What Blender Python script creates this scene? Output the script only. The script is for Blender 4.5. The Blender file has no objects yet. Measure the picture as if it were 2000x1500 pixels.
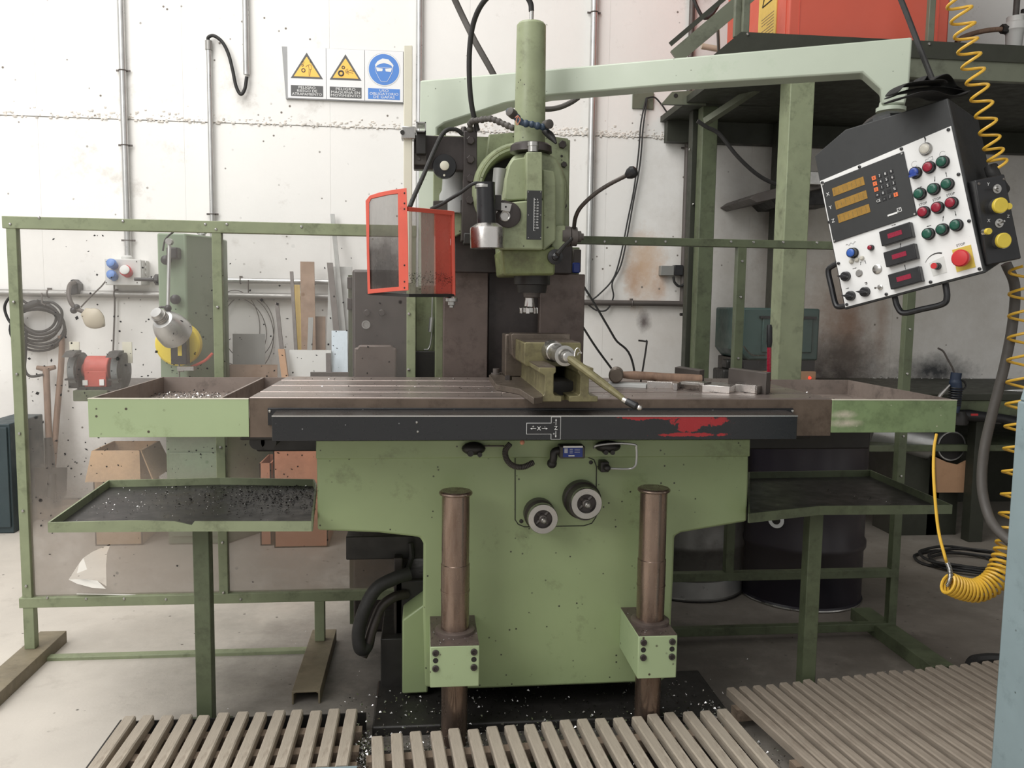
import bpy, math, random
from mathutils import Vector, Matrix, noise
from math import radians, sin, cos, pi
random.seed(7)
S = bpy.context.scene
COL = S.collection

# ------------------------------------------------------------------ camera, world, lights
H = 1.45
YAW, PIT, ROL, FPX = radians(6.0), radians(5.6), radians(0.8), 1640.0
FW = Vector((sin(YAW)*cos(PIT), cos(YAW)*cos(PIT), -sin(PIT)))
RT = Vector((cos(YAW), -sin(YAW), 0)); UP = RT.cross(FW)
RT, UP = RT*cos(ROL)+UP*sin(ROL), UP*cos(ROL)-RT*sin(ROL)
cam = bpy.data.cameras.new('camera'); co = bpy.data.objects.new('camera', cam); COL.objects.link(co)
cam.sensor_width = 36; cam.lens = FPX/2000*36; cam.clip_start = .02
co.matrix_world = Matrix(((RT.x, UP.x, -FW.x, 0), (RT.y, UP.y, -FW.y, 0), (RT.z, UP.z, -FW.z, H), (0, 0, 0, 1)))
S.camera = co
S.view_settings.view_transform = 'Standard'; S.view_settings.look = 'None'
S.view_settings.exposure = 0.22; S.view_settings.gamma = 1; S.view_settings.use_curve_mapping = False
W = bpy.data.worlds.new('world'); S.world = W; W.use_nodes = True
W.node_tree.nodes['Background'].inputs[0].default_value = (1, .992, .975, 1)
W.node_tree.nodes['Background'].inputs[1].default_value = 0.55
def area(name, loc, look, sx, sy, power, col=(1, 1, 1)):
    l = bpy.data.lights.new(name, 'AREA'); l.shape = 'RECTANGLE'; l.size = sx; l.size_y = sy; l.energy = power; l.color = col
    o = bpy.data.objects.new(name, l); COL.objects.link(o); o.location = loc
    o.rotation_euler = (Vector(look)-Vector(loc)).to_track_quat('-Z', 'Y').to_euler()
    return o
area('roof_skylight', (-2.6, 2.4, 6.6), (-2.4, 3.4, 0), 5, 5, 330, (1, .99, .972))
area('roof_skylight', (-5.5, -2.0, 5.5), (-.5, 4.5, 1.2), 4, 4, 240, (1, .99, .972))

# ------------------------------------------------------------------ helpers
def D(px, py): return FW + RT*((px-1000)/FPX) + UP*((750-py)/FPX)
def at(px, py, Y):
    v = D(px, py); return Vector((0, 0, H)) + v*(Y/v.y)
def atz(px, py, z):
    v = D(px, py); return Vector((0, 0, H)) + v*((z-H)/v.z)
def rect(x0, y0, x1, y1, Y):
    ym, xm = (y0+y1)/2, (x0+x1)/2
    return at(x0, ym, Y).x, at(x1, ym, Y).x, at(xm, y1, Y).z, at(xm, y0, Y).z
def lin(c): c /= 255.0; return c/12.92 if c <= .04045 else ((c+.055)/1.055)**2.4
def rgb(c): return (lin(c[0]), lin(c[1]), lin(c[2]), 1)

MATS = {}
wz = lambda px, py: tuple(at(px, py, 5.85))
def mat(name, col, rough=.5, metal=0, var=.12, vs=5, dirt=None, spots=None, bump=0, bs=80, zones=(), film=None, emit=None, stretch=None, coat=0, wear=None):
    m = bpy.data.materials.new(name); m.use_nodes = True; MATS[name] = m
    nt = m.node_tree; N = nt.nodes; K = nt.links; b = N['Principled BSDF']
    tc = N.new('ShaderNodeTexCoord').outputs['Object']
    if stretch:
        mp = N.new('ShaderNodeMapping'); mp.inputs['Scale'].default_value = stretch; K.new(tc, mp.inputs[0]); tn = mp.outputs[0]
    else: tn = tc
    def nz(scale, det=4, rgh=.6, src=None):
        n = N.new('ShaderNodeTexNoise'); n.inputs['Scale'].default_value = scale; n.inputs['Detail'].default_value = det
        n.inputs['Roughness'].default_value = rgh; K.new(src or tn, n.inputs['Vector']); return n.outputs['Fac']
    def mr(src, a, b_, c=0., d=1.):
        n = N.new('ShaderNodeMapRange'); K.new(src, n.inputs[0])
        for i, v in enumerate((a, b_, c, d)): n.inputs[i+1].default_value = v
        return n.outputs[0]
    def mth(op, a, c):
        n = N.new('ShaderNodeMath'); n.operation = op; n.use_clamp = False
        for i, v in enumerate((a, c)):
            if isinstance(v, (int, float)): n.inputs[i].default_value = v
            else: K.new(v, n.inputs[i])
        return n.outputs[0]
    def mix(f, A, B_):
        n = N.new('ShaderNodeMix'); n.data_type = 'RGBA'; K.new(f, n.inputs[0])
        for i, v in ((6, A), (7, B_)):
            if isinstance(v, (tuple, list)): n.inputs[i].default_value = v
            else: K.new(v, n.inputs[i])
        return n.outputs[2]
    c0 = rgb(col)
    lo = tuple(max(0, x*(1-var)) for x in c0[:3])+(1,); hi = tuple(min(1, x*(1+var)) for x in c0[:3])+(1,)
    c = mix(mr(nz(vs, 5), .3, .7), lo, hi)
    for zn in zones:
        cc, rr, zc, st = zn[:4]; sharp = len(zn) > 4
        s = N.new('ShaderNodeVectorMath'); s.operation = 'SUBTRACT'; K.new(tc, s.inputs[0]); s.inputs[1].default_value = cc
        d = N.new('ShaderNodeVectorMath'); d.operation = 'DIVIDE'; K.new(s.outputs[0], d.inputs[0]); d.inputs[1].default_value = rr
        l = N.new('ShaderNodeVectorMath'); l.operation = 'LENGTH'; K.new(d.outputs[0], l.inputs[0])
        f = mth('ADD', l.outputs['Value'], mr(nz(zn[4] if sharp else 3.2/max(.3, min(rr[0], 2)), 7, .75, tc), .3, .7, -.45 if sharp else -.28, .45 if sharp else .28))
        c = mix(mr(f, .8 if sharp else 1.15, .7 if sharp else .1, 0, st), c, rgb(zc))
    if dirt:
        dc, amt, ds = dirt
        c = mix(mr(nz(ds, 8, .72), .62-amt*.35, .86-amt*.2, 0, .92), c, rgb(dc))
    if wear:
        wc, amt, ws = wear
        c = mix(mr(nz(ws, 3, .5), .72-amt*.3, .74-amt*.3, 0, 1), c, rgb(wc))
    if spots:
        sc_, th, ss = spots
        v = N.new('ShaderNodeTexVoronoi'); v.inputs['Scale'].default_value = ss; v.inputs['Randomness'].default_value = 1; K.new(tn, v.inputs['Vector'])
        f = mth('MULTIPLY', mr(v.outputs['Distance'], th, th*.6), mr(nz(ss*.31, 2), .5, .56))
        c = mix(f, c, rgb(sc_))
    K.new(c, b.inputs['Base Color'])
    b.inputs['Roughness'].default_value = rough; b.inputs['Metallic'].default_value = metal
    if coat: b.inputs['Coat Weight'].default_value = coat
    if rough < .9 and var: K.new(mr(nz(vs*3, 4), .3, .7, max(.05, rough-.1), min(1, rough+.12)), b.inputs['Roughness'])
    if bump:
        n = N.new('ShaderNodeBump'); n.inputs['Strength'].default_value = 1; n.inputs['Distance'].default_value = bump
        K.new(nz(bs, 6, .65), n.inputs['Height']); K.new(n.outputs[0], b.inputs['Normal'])
    if emit: b.inputs['Emission Color'].default_value = rgb(emit[0]); b.inputs['Emission Strength'].default_value = emit[1]
    if film is not None:     # (base opacity, opacity added by grime noise, [(centre, radius, opacity)])
        o0, on, fz = film
        f = mr(nz(2.2, 7, .7), .35, .75, o0, o0+on)
        for (cc, rr, st) in fz:
            s = N.new('ShaderNodeVectorMath'); s.operation = 'SUBTRACT'; K.new(tc, s.inputs[0]); s.inputs[1].default_value = cc
            d = N.new('ShaderNodeVectorMath'); d.operation = 'DIVIDE'; K.new(s.outputs[0], d.inputs[0]); d.inputs[1].default_value = rr
            l = N.new('ShaderNodeVectorMath'); l.operation = 'LENGTH'; K.new(d.outputs[0], l.inputs[0])
            g = mth('ADD', l.outputs['Value'], mr(nz(4, 6, .7, tc), .3, .7, -.2, .2))
            f = mth('MAXIMUM', f, mr(g, 1.1, .3, 0, st))
        t = N.new('ShaderNodeBsdfTransparent'); x = N.new('ShaderNodeMixShader')
        K.new(f, x.inputs[0]); K.new(t.outputs[0], x.inputs[1]); K.new(b.outputs[0], x.inputs[2])
        K.new(x.outputs[0], N['Material Output'].inputs[0])
    return m

class B:
    """collects shapes for one mesh"""
    def __init__(s, M=None, local=False): s.V = []; s.F = []; s.M = M; s.local = local
    def add(s, vs, fs):
        n = len(s.V)
        s.V += [(s.M @ Vector(v)) if s.M else Vector(v) for v in vs]; s.F += [tuple(i+n for i in f) for f in fs]; return s
    def box(s, x0, x1, y0, y1, z0, z1):
        return s.add([(x, y, z) for x in (x0, x1) for y in (y0, y1) for z in (z0, z1)],
                     [(0, 1, 3, 2), (4, 6, 7, 5), (0, 4, 5, 1), (2, 3, 7, 6), (0, 2, 6, 4), (1, 5, 7, 3)])
    def prism(s, pts, a, b_, ax='y', pts2=None):
        """polygon in the plane across ax, from a to b_; ax y: (x,z) ; x: (y,z) ; z: (x,y)"""
        n = len(pts); pts2 = pts2 or pts
        f = {'y': lambda p, t: (p[0], t, p[1]), 'x': lambda p, t: (t, p[0], p[1]), 'z': lambda p, t: (p[0], p[1], t)}[ax]
        vs = [f(p, a) for p in pts]+[f(p, b_) for p in pts2]
        fs = [tuple(range(n)), tuple(range(2*n-1, n-1, -1))]+[(i, i+n, (i+1) % n+n, (i+1) % n) for i in range(n)]
        return s.add(vs, fs)
    def tube(s, P, r, seg=10, cap=True):
        P = [Vector(p) for p in P]; n = len(P); R_ = r if isinstance(r, (list, tuple)) else [r]*n
        t = [(P[min(i+1, n-1)]-P[max(i-1, 0)]).normalized() for i in range(n)]
        u = t[0].orthogonal().normalized(); vs = []
        for i in range(n):
            u = (u-t[i]*u.dot(t[i])); u = u.normalized() if u.length > 1e-6 else t[i].orthogonal().normalized(); w = t[i].cross(u)
            for k in range(seg):
                a = 2*pi*k/seg; vs.append(P[i]+(u*cos(a)+w*sin(a))*R_[i])
        fs = [(i*seg+k, i*seg+(k+1) % seg, (i+1)*seg+(k+1) % seg, (i+1)*seg+k) for i in range(n-1) for k in range(seg)]
        if cap: fs += [tuple(range(seg-1, -1, -1)), tuple((n-1)*seg+k for k in range(seg))]
        return s.add(vs, fs)
    def cyl(s, a, b_, r0, r1=None, seg=24): return s.tube([a, b_], [r0, r0 if r1 is None else r1], seg)
    def lathe(s, o, axis, prof, seg=28):
        """prof: (distance along axis, radius); rings joined, ends closed"""
        o = Vector(o); t = Vector(axis).normalized(); u = t.orthogonal().normalized(); w = t.cross(u); vs = []; n = len(prof)
        for (h, r) in prof:
            for k in range(seg):
                a = 2*pi*k/seg; vs.append(o+t*h+(u*cos(a)+w*sin(a))*max(r, 1e-5))
        fs = [(i*seg+k, i*seg+(k+1) % seg, (i+1)*seg+(k+1) % seg, (i+1)*seg+k) for i in range(n-1) for k in range(seg)]
        fs += [tuple(range(seg-1, -1, -1)), tuple((n-1)*seg+k for k in range(seg))]
        return s.add(vs, fs)
    def ring(s, o, axis, R_, r, seg=28, sg=8):
        o = Vector(o); t = Vector(axis).normalized(); u = t.orthogonal().normalized(); w = t.cross(u)
        vs = []; fs = []
        for i in range(seg):
            a = 2*pi*i/seg; e = u*cos(a)+w*sin(a)
            for k in range(sg):
                q = 2*pi*k/sg; vs.append(o+e*(R_+r*cos(q))+t*r*sin(q))
        for i in range(seg):
            for k in range(sg): fs.append((i*sg+k, ((i+1) % seg)*sg+k, ((i+1) % seg)*sg+(k+1) % sg, i*sg+(k+1) % sg))
        return s.add(vs, fs)
    def ball(s, o, r, seg=16):
        rr = r if isinstance(r, (list, tuple)) else (r, r, r); o = Vector(o); k = seg//2; vs = []; fs = []
        for i in range(k+1):
            for j in range(seg):
                a = pi*i/k; q = 2*pi*j/seg; vs.append(o+Vector((sin(a)*cos(q)*rr[0], sin(a)*sin(q)*rr[1], cos(a)*rr[2])))
        for i in range(k):
            for j in range(seg): fs.append((i*seg+j, (i+1)*seg+j, (i+1)*seg+(j+1) % seg, i*seg+(j+1) % seg))
        return s.add(vs, fs)
    def text(s, body, o, ux, uz, size, width=None, align='CENTER', th=.0006):
        """lettering standing on plane (ux right, uz up); its normal is ux x uz"""
        cu = bpy.data.curves.new('t', 'FONT'); cu.body = body; cu.size = 1; cu.align_x = align; cu.align_y = 'CENTER'; cu.resolution_u = 2
        ob = bpy.data.objects.new('t', cu); me = bpy.data.meshes.new_from_object(ob)
        xs = [v.co.x for v in me.vertices] or [0]; w = max(xs)-min(xs)
        sx = (width/w) if width and w > 0 else size
        ux = Vector(ux); uz = Vector(uz); n = ux.cross(uz); o = Vector(o)
        s.add([o+ux*(v.co.x*sx)+uz*(v.co.y*size)+n*th for v in me.vertices], [tuple(p.vertices) for p in me.polygons])
        bpy.data.meshes.remove(me); bpy.data.objects.remove(ob); bpy.data.curves.remove(cu); return s

ROOTM = {}
def smooth_mesh(me, ang=35):
    me.validate()
    for p in me.polygons: p.use_smooth = True
    try: me.set_sharp_from_angle(angle=radians(ang))
    except Exception: pass
def recalc(me):
    import bmesh
    bm = bmesh.new(); bm.from_mesh(me); bmesh.ops.recalc_face_normals(bm, faces=bm.faces); bm.to_mesh(me); bm.free()
def mesh(name, b, m, Minv=None):
    me = bpy.data.meshes.new(name); vs = b.V if (b.local or Minv is None) else [Minv @ v for v in b.V]
    me.from_pydata([tuple(v) for v in vs], [], b.F); recalc(me); smooth_mesh(me)
    me.materials.append(MATS[m] if isinstance(m, str) else m); return me
def rootof(o):
    while o.parent: o = o.parent
    return o
def thing(name, label, cat, loc, group=None, M=None):
    o = bpy.data.objects.new(name, None); COL.objects.link(o); o.empty_display_size = .1
    m = M or Matrix.Translation(Vector(loc)); o.matrix_world = m; ROOTM[o.name] = m.copy()
    o['label'] = label; o['category'] = cat
    if group: o['group'] = group
    return o
def fin(o, bev):
    if bev:
        md = o.modifiers.new('bevel', 'BEVEL'); md.width = bev; md.segments = 2; md.limit_method = 'ANGLE'; md.angle_limit = radians(40)
    return o
def part(name, b, m, parent, bev=0, label=None, kind=None):
    r = rootof(parent); Mi = ROOTM[r.name].inverted()
    o = bpy.data.objects.new(name, mesh(name, b, m, Mi)); COL.objects.link(o); o.parent = parent
    if label: o['label'] = label
    if kind: o['kind'] = kind
    return fin(o, bev)
def solo(name, b, m, label=None, cat=None, group=None, kind=None, bev=0, origin=True):
    if origin:
        xs = [v.x for v in b.V]; ys = [v.y for v in b.V]; zs = [v.z for v in b.V]
        L = Vector(((min(xs)+max(xs))/2, (min(ys)+max(ys))/2, min(zs)))
    else: L = Vector((0, 0, 0))
    M = Matrix.Translation(L)
    o = bpy.data.objects.new(name, mesh(name, b, m, M.inverted())); COL.objects.link(o); o.matrix_world = M; ROOTM[o.name] = M
    for k, v in (('label', label), ('category', cat), ('group', group), ('kind', kind)):
        if v: o[k] = v
    return fin(o, bev)
def again(o, parent, off):
    c = o.copy(); COL.objects.link(c); c.parent = parent; c.location = o.location+Vector(off); return c
def curve(pts, n=8):
    P = [Vector(p) for p in pts]; P = [P[0]*2-P[1]]+P+[P[-1]*2-P[-2]]; out = []
    for i in range(1, len(P)-2):
        a, b_, c, d = P[i-1:i+3]
        for k in range(n):
            t = k/n; out.append(.5*((2*b_)+(c-a)*t+(2*a-5*b_+4*c-d)*t*t+(3*b_-a-3*c+d)*t**3))
    out.append(P[-2]); return out
def pix(*q): return [at(*p) for p in q]
def helix(path, turns, R_, r, b, seg=7, step=14, R1=None):
    n = turns*step; L = len(path)-1; pts = []
    u = None
    for i in range(n+1):
        f = i/n*L; k = min(int(f), L-1); t = f-k; c = path[k].lerp(path[k+1], t)
        d = (path[min(k+1, L)]-path[max(k-1, 0)]).normalized()
        if u is None: u = d.orthogonal().normalized()
        u = (u-d*u.dot(d)).normalized(); w = d.cross(u); a = 2*pi*i/step
        RR = R_ if R1 is None else R_+(R1-R_)*i/n
        pts.append(c+(u*cos(a)+w*sin(a))*RR)
    return b.tube(pts, r, seg)
def chips(name, region, n, m, parent, size=(.004, .012), seed=1, label=None, kind='stuff'):
    """region: function(rng) -> point; swarf flakes as one stuff mesh"""
    rg = random.Random(seed); b = B()
    for i in range(n):
        p = Vector(region(rg)); s = rg.uniform(*size); a = rg.uniform(0, pi*2); t = rg.uniform(-.5, .5)
        u = Vector((cos(a), sin(a), t))*s; w = Vector((-sin(a), cos(a), rg.uniform(-.6, .6)))*s*rg.uniform(.2, .5); h = Vector((0, 0, s*rg.uniform(.1, .5)))
        b.add([p, p+u, p+u*.6+w+h, p+w, p+u*.5-h*.2], [(0, 1, 2), (0, 2, 3), (0, 4, 3)])
    if parent is None: return b
    return part(name, b, m, parent, kind=kind, label=label)
def hexbolt(b, p, r, h, ax=(0, -1, 0)): return b.lathe(p, ax, [(0, r), (h*.8, r), (h, r*.85)], 6)
def sock(b, p, r, h, ax=(0, -1, 0)): return b.lathe(p, ax, [(0, r), (h*.85, r), (h, r*.9), (h, r*.55), (h*.4, r*.5)], 18)

# ------------------------------------------------------------------ materials
WY = 5.85            # wall face
GRIME = (52, 46, 42)
mat('white_wall', (236, 234, 230), .9, var=.03, vs=1.2, spots=((120, 112, 104), .11, 12), bump=.0012, bs=40, dirt=((176, 168, 158), .08, 3), zones=[
    ((-1.2, WY, .3), (2.6, 1, .75), (200, 194, 188), .6), (wz(1300, 640), (1.0, 1, .7), (206, 198, 190), .5), (wz(1700, 500), (1.5, 1, 1.5), (182, 174, 162), .8),
    (wz(1258, 525), (.16, .5, .28), (200, 164, 130), .75), (wz(1238, 552), (.07, .5, .16), (178, 134, 96), .6), (wz(1290, 560), (.06, .5, .14), (182, 138, 100), .55), (wz(1262, 490), (.15, .5, .12), (206, 176, 146), .5),
    (wz(1258, 628), (.05, .5, .085), (104, 94, 92), .95), (wz(1352, 668), (.045, .5, .26), (208, 164, 100), .95),
    (wz(1640, 640), (.32, .5, .5), (140, 112, 92), .75), (wz(1660, 640), (.10, .5, .35), (134, 98, 74), .6), (wz(1722, 620), (.06, .5, .4), (146, 112, 88), .5), (wz(1530, 440), (.2, .5, .5), (140, 112, 94), .5),
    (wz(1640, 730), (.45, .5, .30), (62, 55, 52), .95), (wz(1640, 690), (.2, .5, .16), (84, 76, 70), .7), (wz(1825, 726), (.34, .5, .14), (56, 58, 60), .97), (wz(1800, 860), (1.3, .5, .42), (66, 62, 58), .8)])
mat('joint_stone', (214, 208, 200), .95, var=.25, vs=30)
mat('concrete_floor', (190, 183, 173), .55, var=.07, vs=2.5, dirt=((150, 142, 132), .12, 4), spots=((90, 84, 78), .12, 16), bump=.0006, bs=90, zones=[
    ((1.5, 4.1, 0), (2.8, 1.6, 1), (112, 105, 96), .75), ((.35, 3.0, 0), (1.1, 1.05, 1), (34, 32, 31), .97), ((.55, 3.3, 0), (1.5, 1.1, 1), (62, 57, 54), .7), ((3.4, 4.6, 0), (2.2, 1.5, 1), (118, 110, 100), .7), ((2.6, 2.6, 0), (1.6, 1.3, 1), (84, 76, 70), .75), ((2.4, 3.4, 0), (1.6, 1., 1), (98, 90, 82), .6)])  # oil stains; the right-hand zones also hold part of the shade there
mat('roof_panel', (120, 118, 114), .8, var=.08)
mat('dark_partition', (92, 90, 88), .8, var=.1)
G1 = (146, 170, 114)
mat('green_cast', (148, 163, 119), .42, var=.07, vs=2.2, dirt=((92, 96, 66), .1, 6), spots=((48, 46, 36), .13, 34), bump=.0004, bs=25, coat=.15)
mat('green_tray', (160, 176, 136), .45, var=.05, vs=3, spots=((70, 60, 48), .14, 28), dirt=((110, 118, 84), .05, 7))
mat('green_tray_worn', (124, 144, 102), .45, var=.1, vs=6, spots=((200, 196, 176), .10, 26), dirt=((74, 88, 56), .3, 9), zones=[((.965, -.6, 1.098), (.045, .2, .014), (196, 190, 170), 1), ((.975, -.6, 1.070), (.06, .2, .014), (196, 188, 170), 1)])
mat('green_head', (142, 150, 118), .45, var=.12, vs=9, dirt=((84, 84, 60), .28, 12), spots=((50, 44, 32), .13, 40))
mat('green_chipped', (116, 124, 82), .5, var=.15, vs=12, dirt=((78, 72, 50), .45, 14), wear=((198, 186, 158), .1, 26))
mat('green_arm', (178, 187, 170), .4, var=.05, vs=2.5, dirt=((146, 166, 136), .15, 3), spots=((90, 96, 80), .09, 30))
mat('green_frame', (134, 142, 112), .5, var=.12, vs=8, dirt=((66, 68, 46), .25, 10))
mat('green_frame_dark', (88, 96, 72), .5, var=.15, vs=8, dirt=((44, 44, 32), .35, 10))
mat('channel_paint', (122, 112, 92), .55, var=.15, vs=8, dirt=((86, 76, 60), .35, 9))
mat('green_steel', (104, 108, 92), .5, var=.1, vs=5, dirt=((62, 64, 50), .3, 8))
mat('deck_steel', (50, 52, 42), .6, var=.15, vs=5)
mat('green_saw', (126, 142, 118), .5, var=.08, vs=4, spots=((56, 60, 48), .12, 24), dirt=((88, 104, 76), .2, 4))
mat('teal_paint', (58, 80, 76), .45, var=.1, dirt=((30, 44, 42), .25, 6))
mat('brown_steel', (104, 92, 86), .45, metal=.35, var=.14, vs=7, dirt=((58, 48, 44), .35, 9), bump=.0004, bs=60)
mat('table_iron', (156, 144, 138), .33, metal=.75, var=.12, vs=6, dirt=((92, 80, 74), .3, 9), stretch=(.25, 5, 5), bump=.0002, bs=60)
mat('table_side', (104, 90, 78), .5, metal=.3, var=.15, vs=10, dirt=((62, 50, 42), .35, 14))
mat('oily_steel', (66, 60, 58), .4, metal=.3, var=.2, vs=4, dirt=((40, 36, 34), .35, 7))
mat('dark_iron', (46, 44, 42), .45, metal=.2, var=.2, vs=9)
mat('lever_iron', (84, 78, 74), .28, metal=.7, var=.15, vs=12)
mat('black_paint', (30, 30, 32), .35, var=.1, vs=9, dirt=((52, 50, 48), .12, 12))
mat('black_cover', (32, 33, 35), .28, var=.06, spots=((150, 150, 150), .06, 22), zones=[
    ((.20, -.7, 1.112), (.30, .3, .006), (156, 30, 36), 1, 22), ((.33, -.7, 1.104), (.17, .3, .012), (150, 32, 36), 1, 26), ((.44, -.7, 1.092), (.11, .3, .020), (150, 32, 36), 1, 34), ((.42, -.7, 1.075), (.05, .3, .022), (150, 32, 36), 1, 34), ((.43, -.7, 1.048), (.13, .3, .008), (150, 32, 36), 1, 26)])
mat('lip_black', (58, 56, 55), .3, metal=.3, var=.15, vs=6, dirt=((96, 90, 86), .12, 7))
mat('bright_lip', (206, 204, 200), .25, metal=.9, var=.1)
mat('black_panel', (42, 43, 43), .5, var=.08, vs=9)
mat('rubber', (38, 37, 36), .6, var=.15, vs=12)
mat('hose_grey', (78, 74, 70), .6, var=.1, vs=12)
mat('steel', (176, 174, 170), .28, metal=.95, var=.12, vs=9)
mat('galvanised', (190, 190, 188), .35, metal=.7, var=.12, vs=6)
mat('shiny_steel', (206, 202, 198), .26, metal=1, var=.06, vs=9)
mat('brushed_rust', (140, 122, 110), .27, metal=.85, var=.2, vs=5, dirt=((92, 66, 50), .35, 6), stretch=(3, 3, .6))
mat('old_brass', (120, 114, 82), .45, metal=.25, var=.2, vs=14, dirt=((70, 62, 48), .4, 18))
mat('vise_iron', (112, 102, 92), .36, metal=.6, var=.2, vs=12, dirt=((66, 58, 50), .3, 16))
mat('red_paint', (206, 88, 70), .4, var=.08, vs=7, dirt=((96, 52, 42), .15, 9))
mat('red_dull', (182, 78, 66), .5, var=.12, vs=9, dirt=((110, 66, 56), .25, 10))
mat('red_guard_film', (206, 92, 80), .3, var=.1, vs=5, dirt=((90, 56, 50), .1, 12), film=(.72, .2, []))
mat('smoke_film', (112, 104, 98), .25, var=.25, vs=5, stretch=(3, 3, .5), zones=[((-.07, 0, .06), (.16, .5, .22), (44, 39, 36), .95)], film=(.5, .25, [((-.07, 0, .06), (.16, .5, .26), .93)]))
mat('guard_film', (150, 140, 132), .3, var=.12, vs=5, stretch=(3, 3, .5), dirt=((110, 98, 90), .2, 9), film=(.55, .2, []))
mat('fence_film', (176, 170, 164), .4, var=.1, vs=2, spots=((40, 36, 34), .10, 11), film=(.10, .12, []))
mat('fence_film_dirty', (158, 146, 134), .5, var=.12, vs=2.5, dirt=((112, 98, 88), .3, 3), film=(.50, .25, []))
mat('film_torn', (214, 210, 202), .5, var=.05)
mat('splatter', (34, 31, 30), .5, var=.2)
mat('orange_cabinet', (204, 92, 72), .45, var=.04, vs=3)
mat('label_yellow', (214, 180, 90), .5, var=.06, vs=20)
mat('ink', (34, 32, 30), .6, var=0)
mat('ink_grey', (92, 92, 92), .6, var=0)
mat('white_print', (228, 228, 226), .5, var=0)
mat('white_plate', (226, 226, 224), .35, var=.03, vs=14, spots=((150, 148, 146), .06, 90))
mat('sign_white', (232, 232, 232), .4, var=.01)
mat('sign_yellow', (250, 196, 92), .45, var=.02)
mat('sign_blue', (84, 134, 206), .45, var=.02)
mat('sign_grey', (150, 150, 150), .4, metal=.3, var=.05)
mat('cream_bar', (218, 214, 196), .4, var=.05, vs=6)
mat('plastic_grey', (206, 206, 202), .45, var=.03)
mat('plastic_blue', (92, 132, 196), .4, var=.05)
mat('plastic_red', (198, 48, 58), .4, var=.05)
mat('btn_green', (24, 80, 64), .25, var=.1, vs=60)
mat('btn_red', (140, 20, 44), .25, var=.1, vs=60)
mat('btn_blue', (36, 62, 140), .25, var=.1, vs=60)
mat('btn_blue_light', (52, 92, 168), .3, var=.1, vs=60)
mat('btn_clear', (196, 192, 180), .3, var=.1, vs=60)
mat('estop_red', (188, 40, 44), .35, var=.03)
mat('yellow_plate', (206, 182, 78), .5, var=.08, vs=30)
mat('yellow_plastic', (208, 184, 66), .45, var=.08, vs=30, spots=((140, 110, 30), .12, 160))
mat('yellow_hose', (214, 170, 58), .35, var=.06, vs=20)
mat('yellow_paint', (232, 206, 60), .45, var=.06, vs=9)
mat('key_orange', (226, 112, 62), .45, var=.05)
mat('amber_screen', (150, 114, 46), .3, var=.12, vs=60)
mat('red_led', (120, 16, 44), .3, var=.1, vs=60, emit=((200, 20, 60), .12))
mat('led_lit', (230, 60, 40), .3, var=0, emit=((255, 60, 40), 1.2))
mat('wood_slat', (172, 161, 146), .75, var=.14, vs=4, stretch=(9, 1.2, 9), dirt=((96, 82, 68), .3, 5), bump=.0012, bs=30)
mat('wood_slat_dirt_shade', (156, 144, 130), .75, var=.16, vs=4, stretch=(9, 1.2, 9), dirt=((96, 80, 66), .35, 5), bump=.0014, bs=30)  # darker slat copy: dirt plus the platform's shade put into the colour
mat('wood_slat_dark', (138, 122, 106), .75, var=.18, vs=4, stretch=(9, 1.2, 9), dirt=((70, 56, 44), .4, 5), bump=.0014, bs=30)
mat('wood_handle', (130, 104, 86), .6, var=.2, vs=6, stretch=(5, 5, .8), dirt=((84, 58, 44), .3, 8))
mat('plywood', (178, 140, 108), .7, var=.08, vs=5, dirt=((134, 100, 76), .25, 7))
mat('cardboard', (188, 156, 122), .8, var=.06, vs=4, dirt=((150, 120, 92), .2, 5))
mat('cardboard_orange', (196, 136, 108), .8, var=.06, vs=4)
mat('rust_plate', (132, 108, 88), .6, metal=.2, var=.15, vs=5, dirt=((96, 66, 44), .35, 6))
mat('grey_plate', (140, 140, 136), .45, metal=.3, var=.1, vs=5)
mat('dark_plate', (92, 86, 82), .5, metal=.3, var=.12, vs=7)
mat('pale_plate', (196, 208, 216), .5, var=.06, vs=8, stretch=(6, 6, .7), dirt=((150, 150, 150), .2, 8))
mat('pink_tape', (232, 196, 186), .6, var=.04)
mat('drum_purple', (30, 26, 36), .38, var=.08, vs=3)
mat('drum_steel', (112, 110, 106), .4, metal=.5, var=.15, vs=5, dirt=((66, 62, 58), .3, 6))
mat('tray_black', (34, 32, 32), .36, var=.12, vs=5)
mat('tray_floor', (138, 126, 118), .5, metal=.2, var=.15, vs=8, dirt=((64, 56, 52), .3, 10))
mat('swarf', (190, 188, 186), .2, metal=1, var=.2, vs=50)
mat('swarf_dark', (44, 40, 38), .45, metal=.4, var=.3, vs=50)
mat('blue_column', (134, 150, 154), .5, var=.07, vs=5, spots=((82, 92, 90), .12, 30), dirt=((96, 112, 112), .2, 7))
mat('cloth_black', (28, 27, 27), .85, var=.15, vs=20)
mat('grinding_wheel', (112, 116, 116), .85, var=.1, vs=40)
mat('lamp_beige', (190, 180, 160), .45, var=.05)
mat('hose_blue', (46, 62, 80), .45, var=.1, vs=20)
mat('torch_blue', (38, 50, 70), .5, var=.1, vs=20)
mat('copper_tie', (190, 120, 90), .4, var=.1)
mat('sticker_blue', (34, 58, 140), .4, var=.05)
mat('pipe_grey', (152, 150, 146), .4, metal=.5, var=.1, vs=9)
mat('dark_blue_panel', (48, 62, 66), .5, var=.12, vs=6)
mat('grey_cast', (186, 188, 186), .45, var=.06, vs=9)

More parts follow.
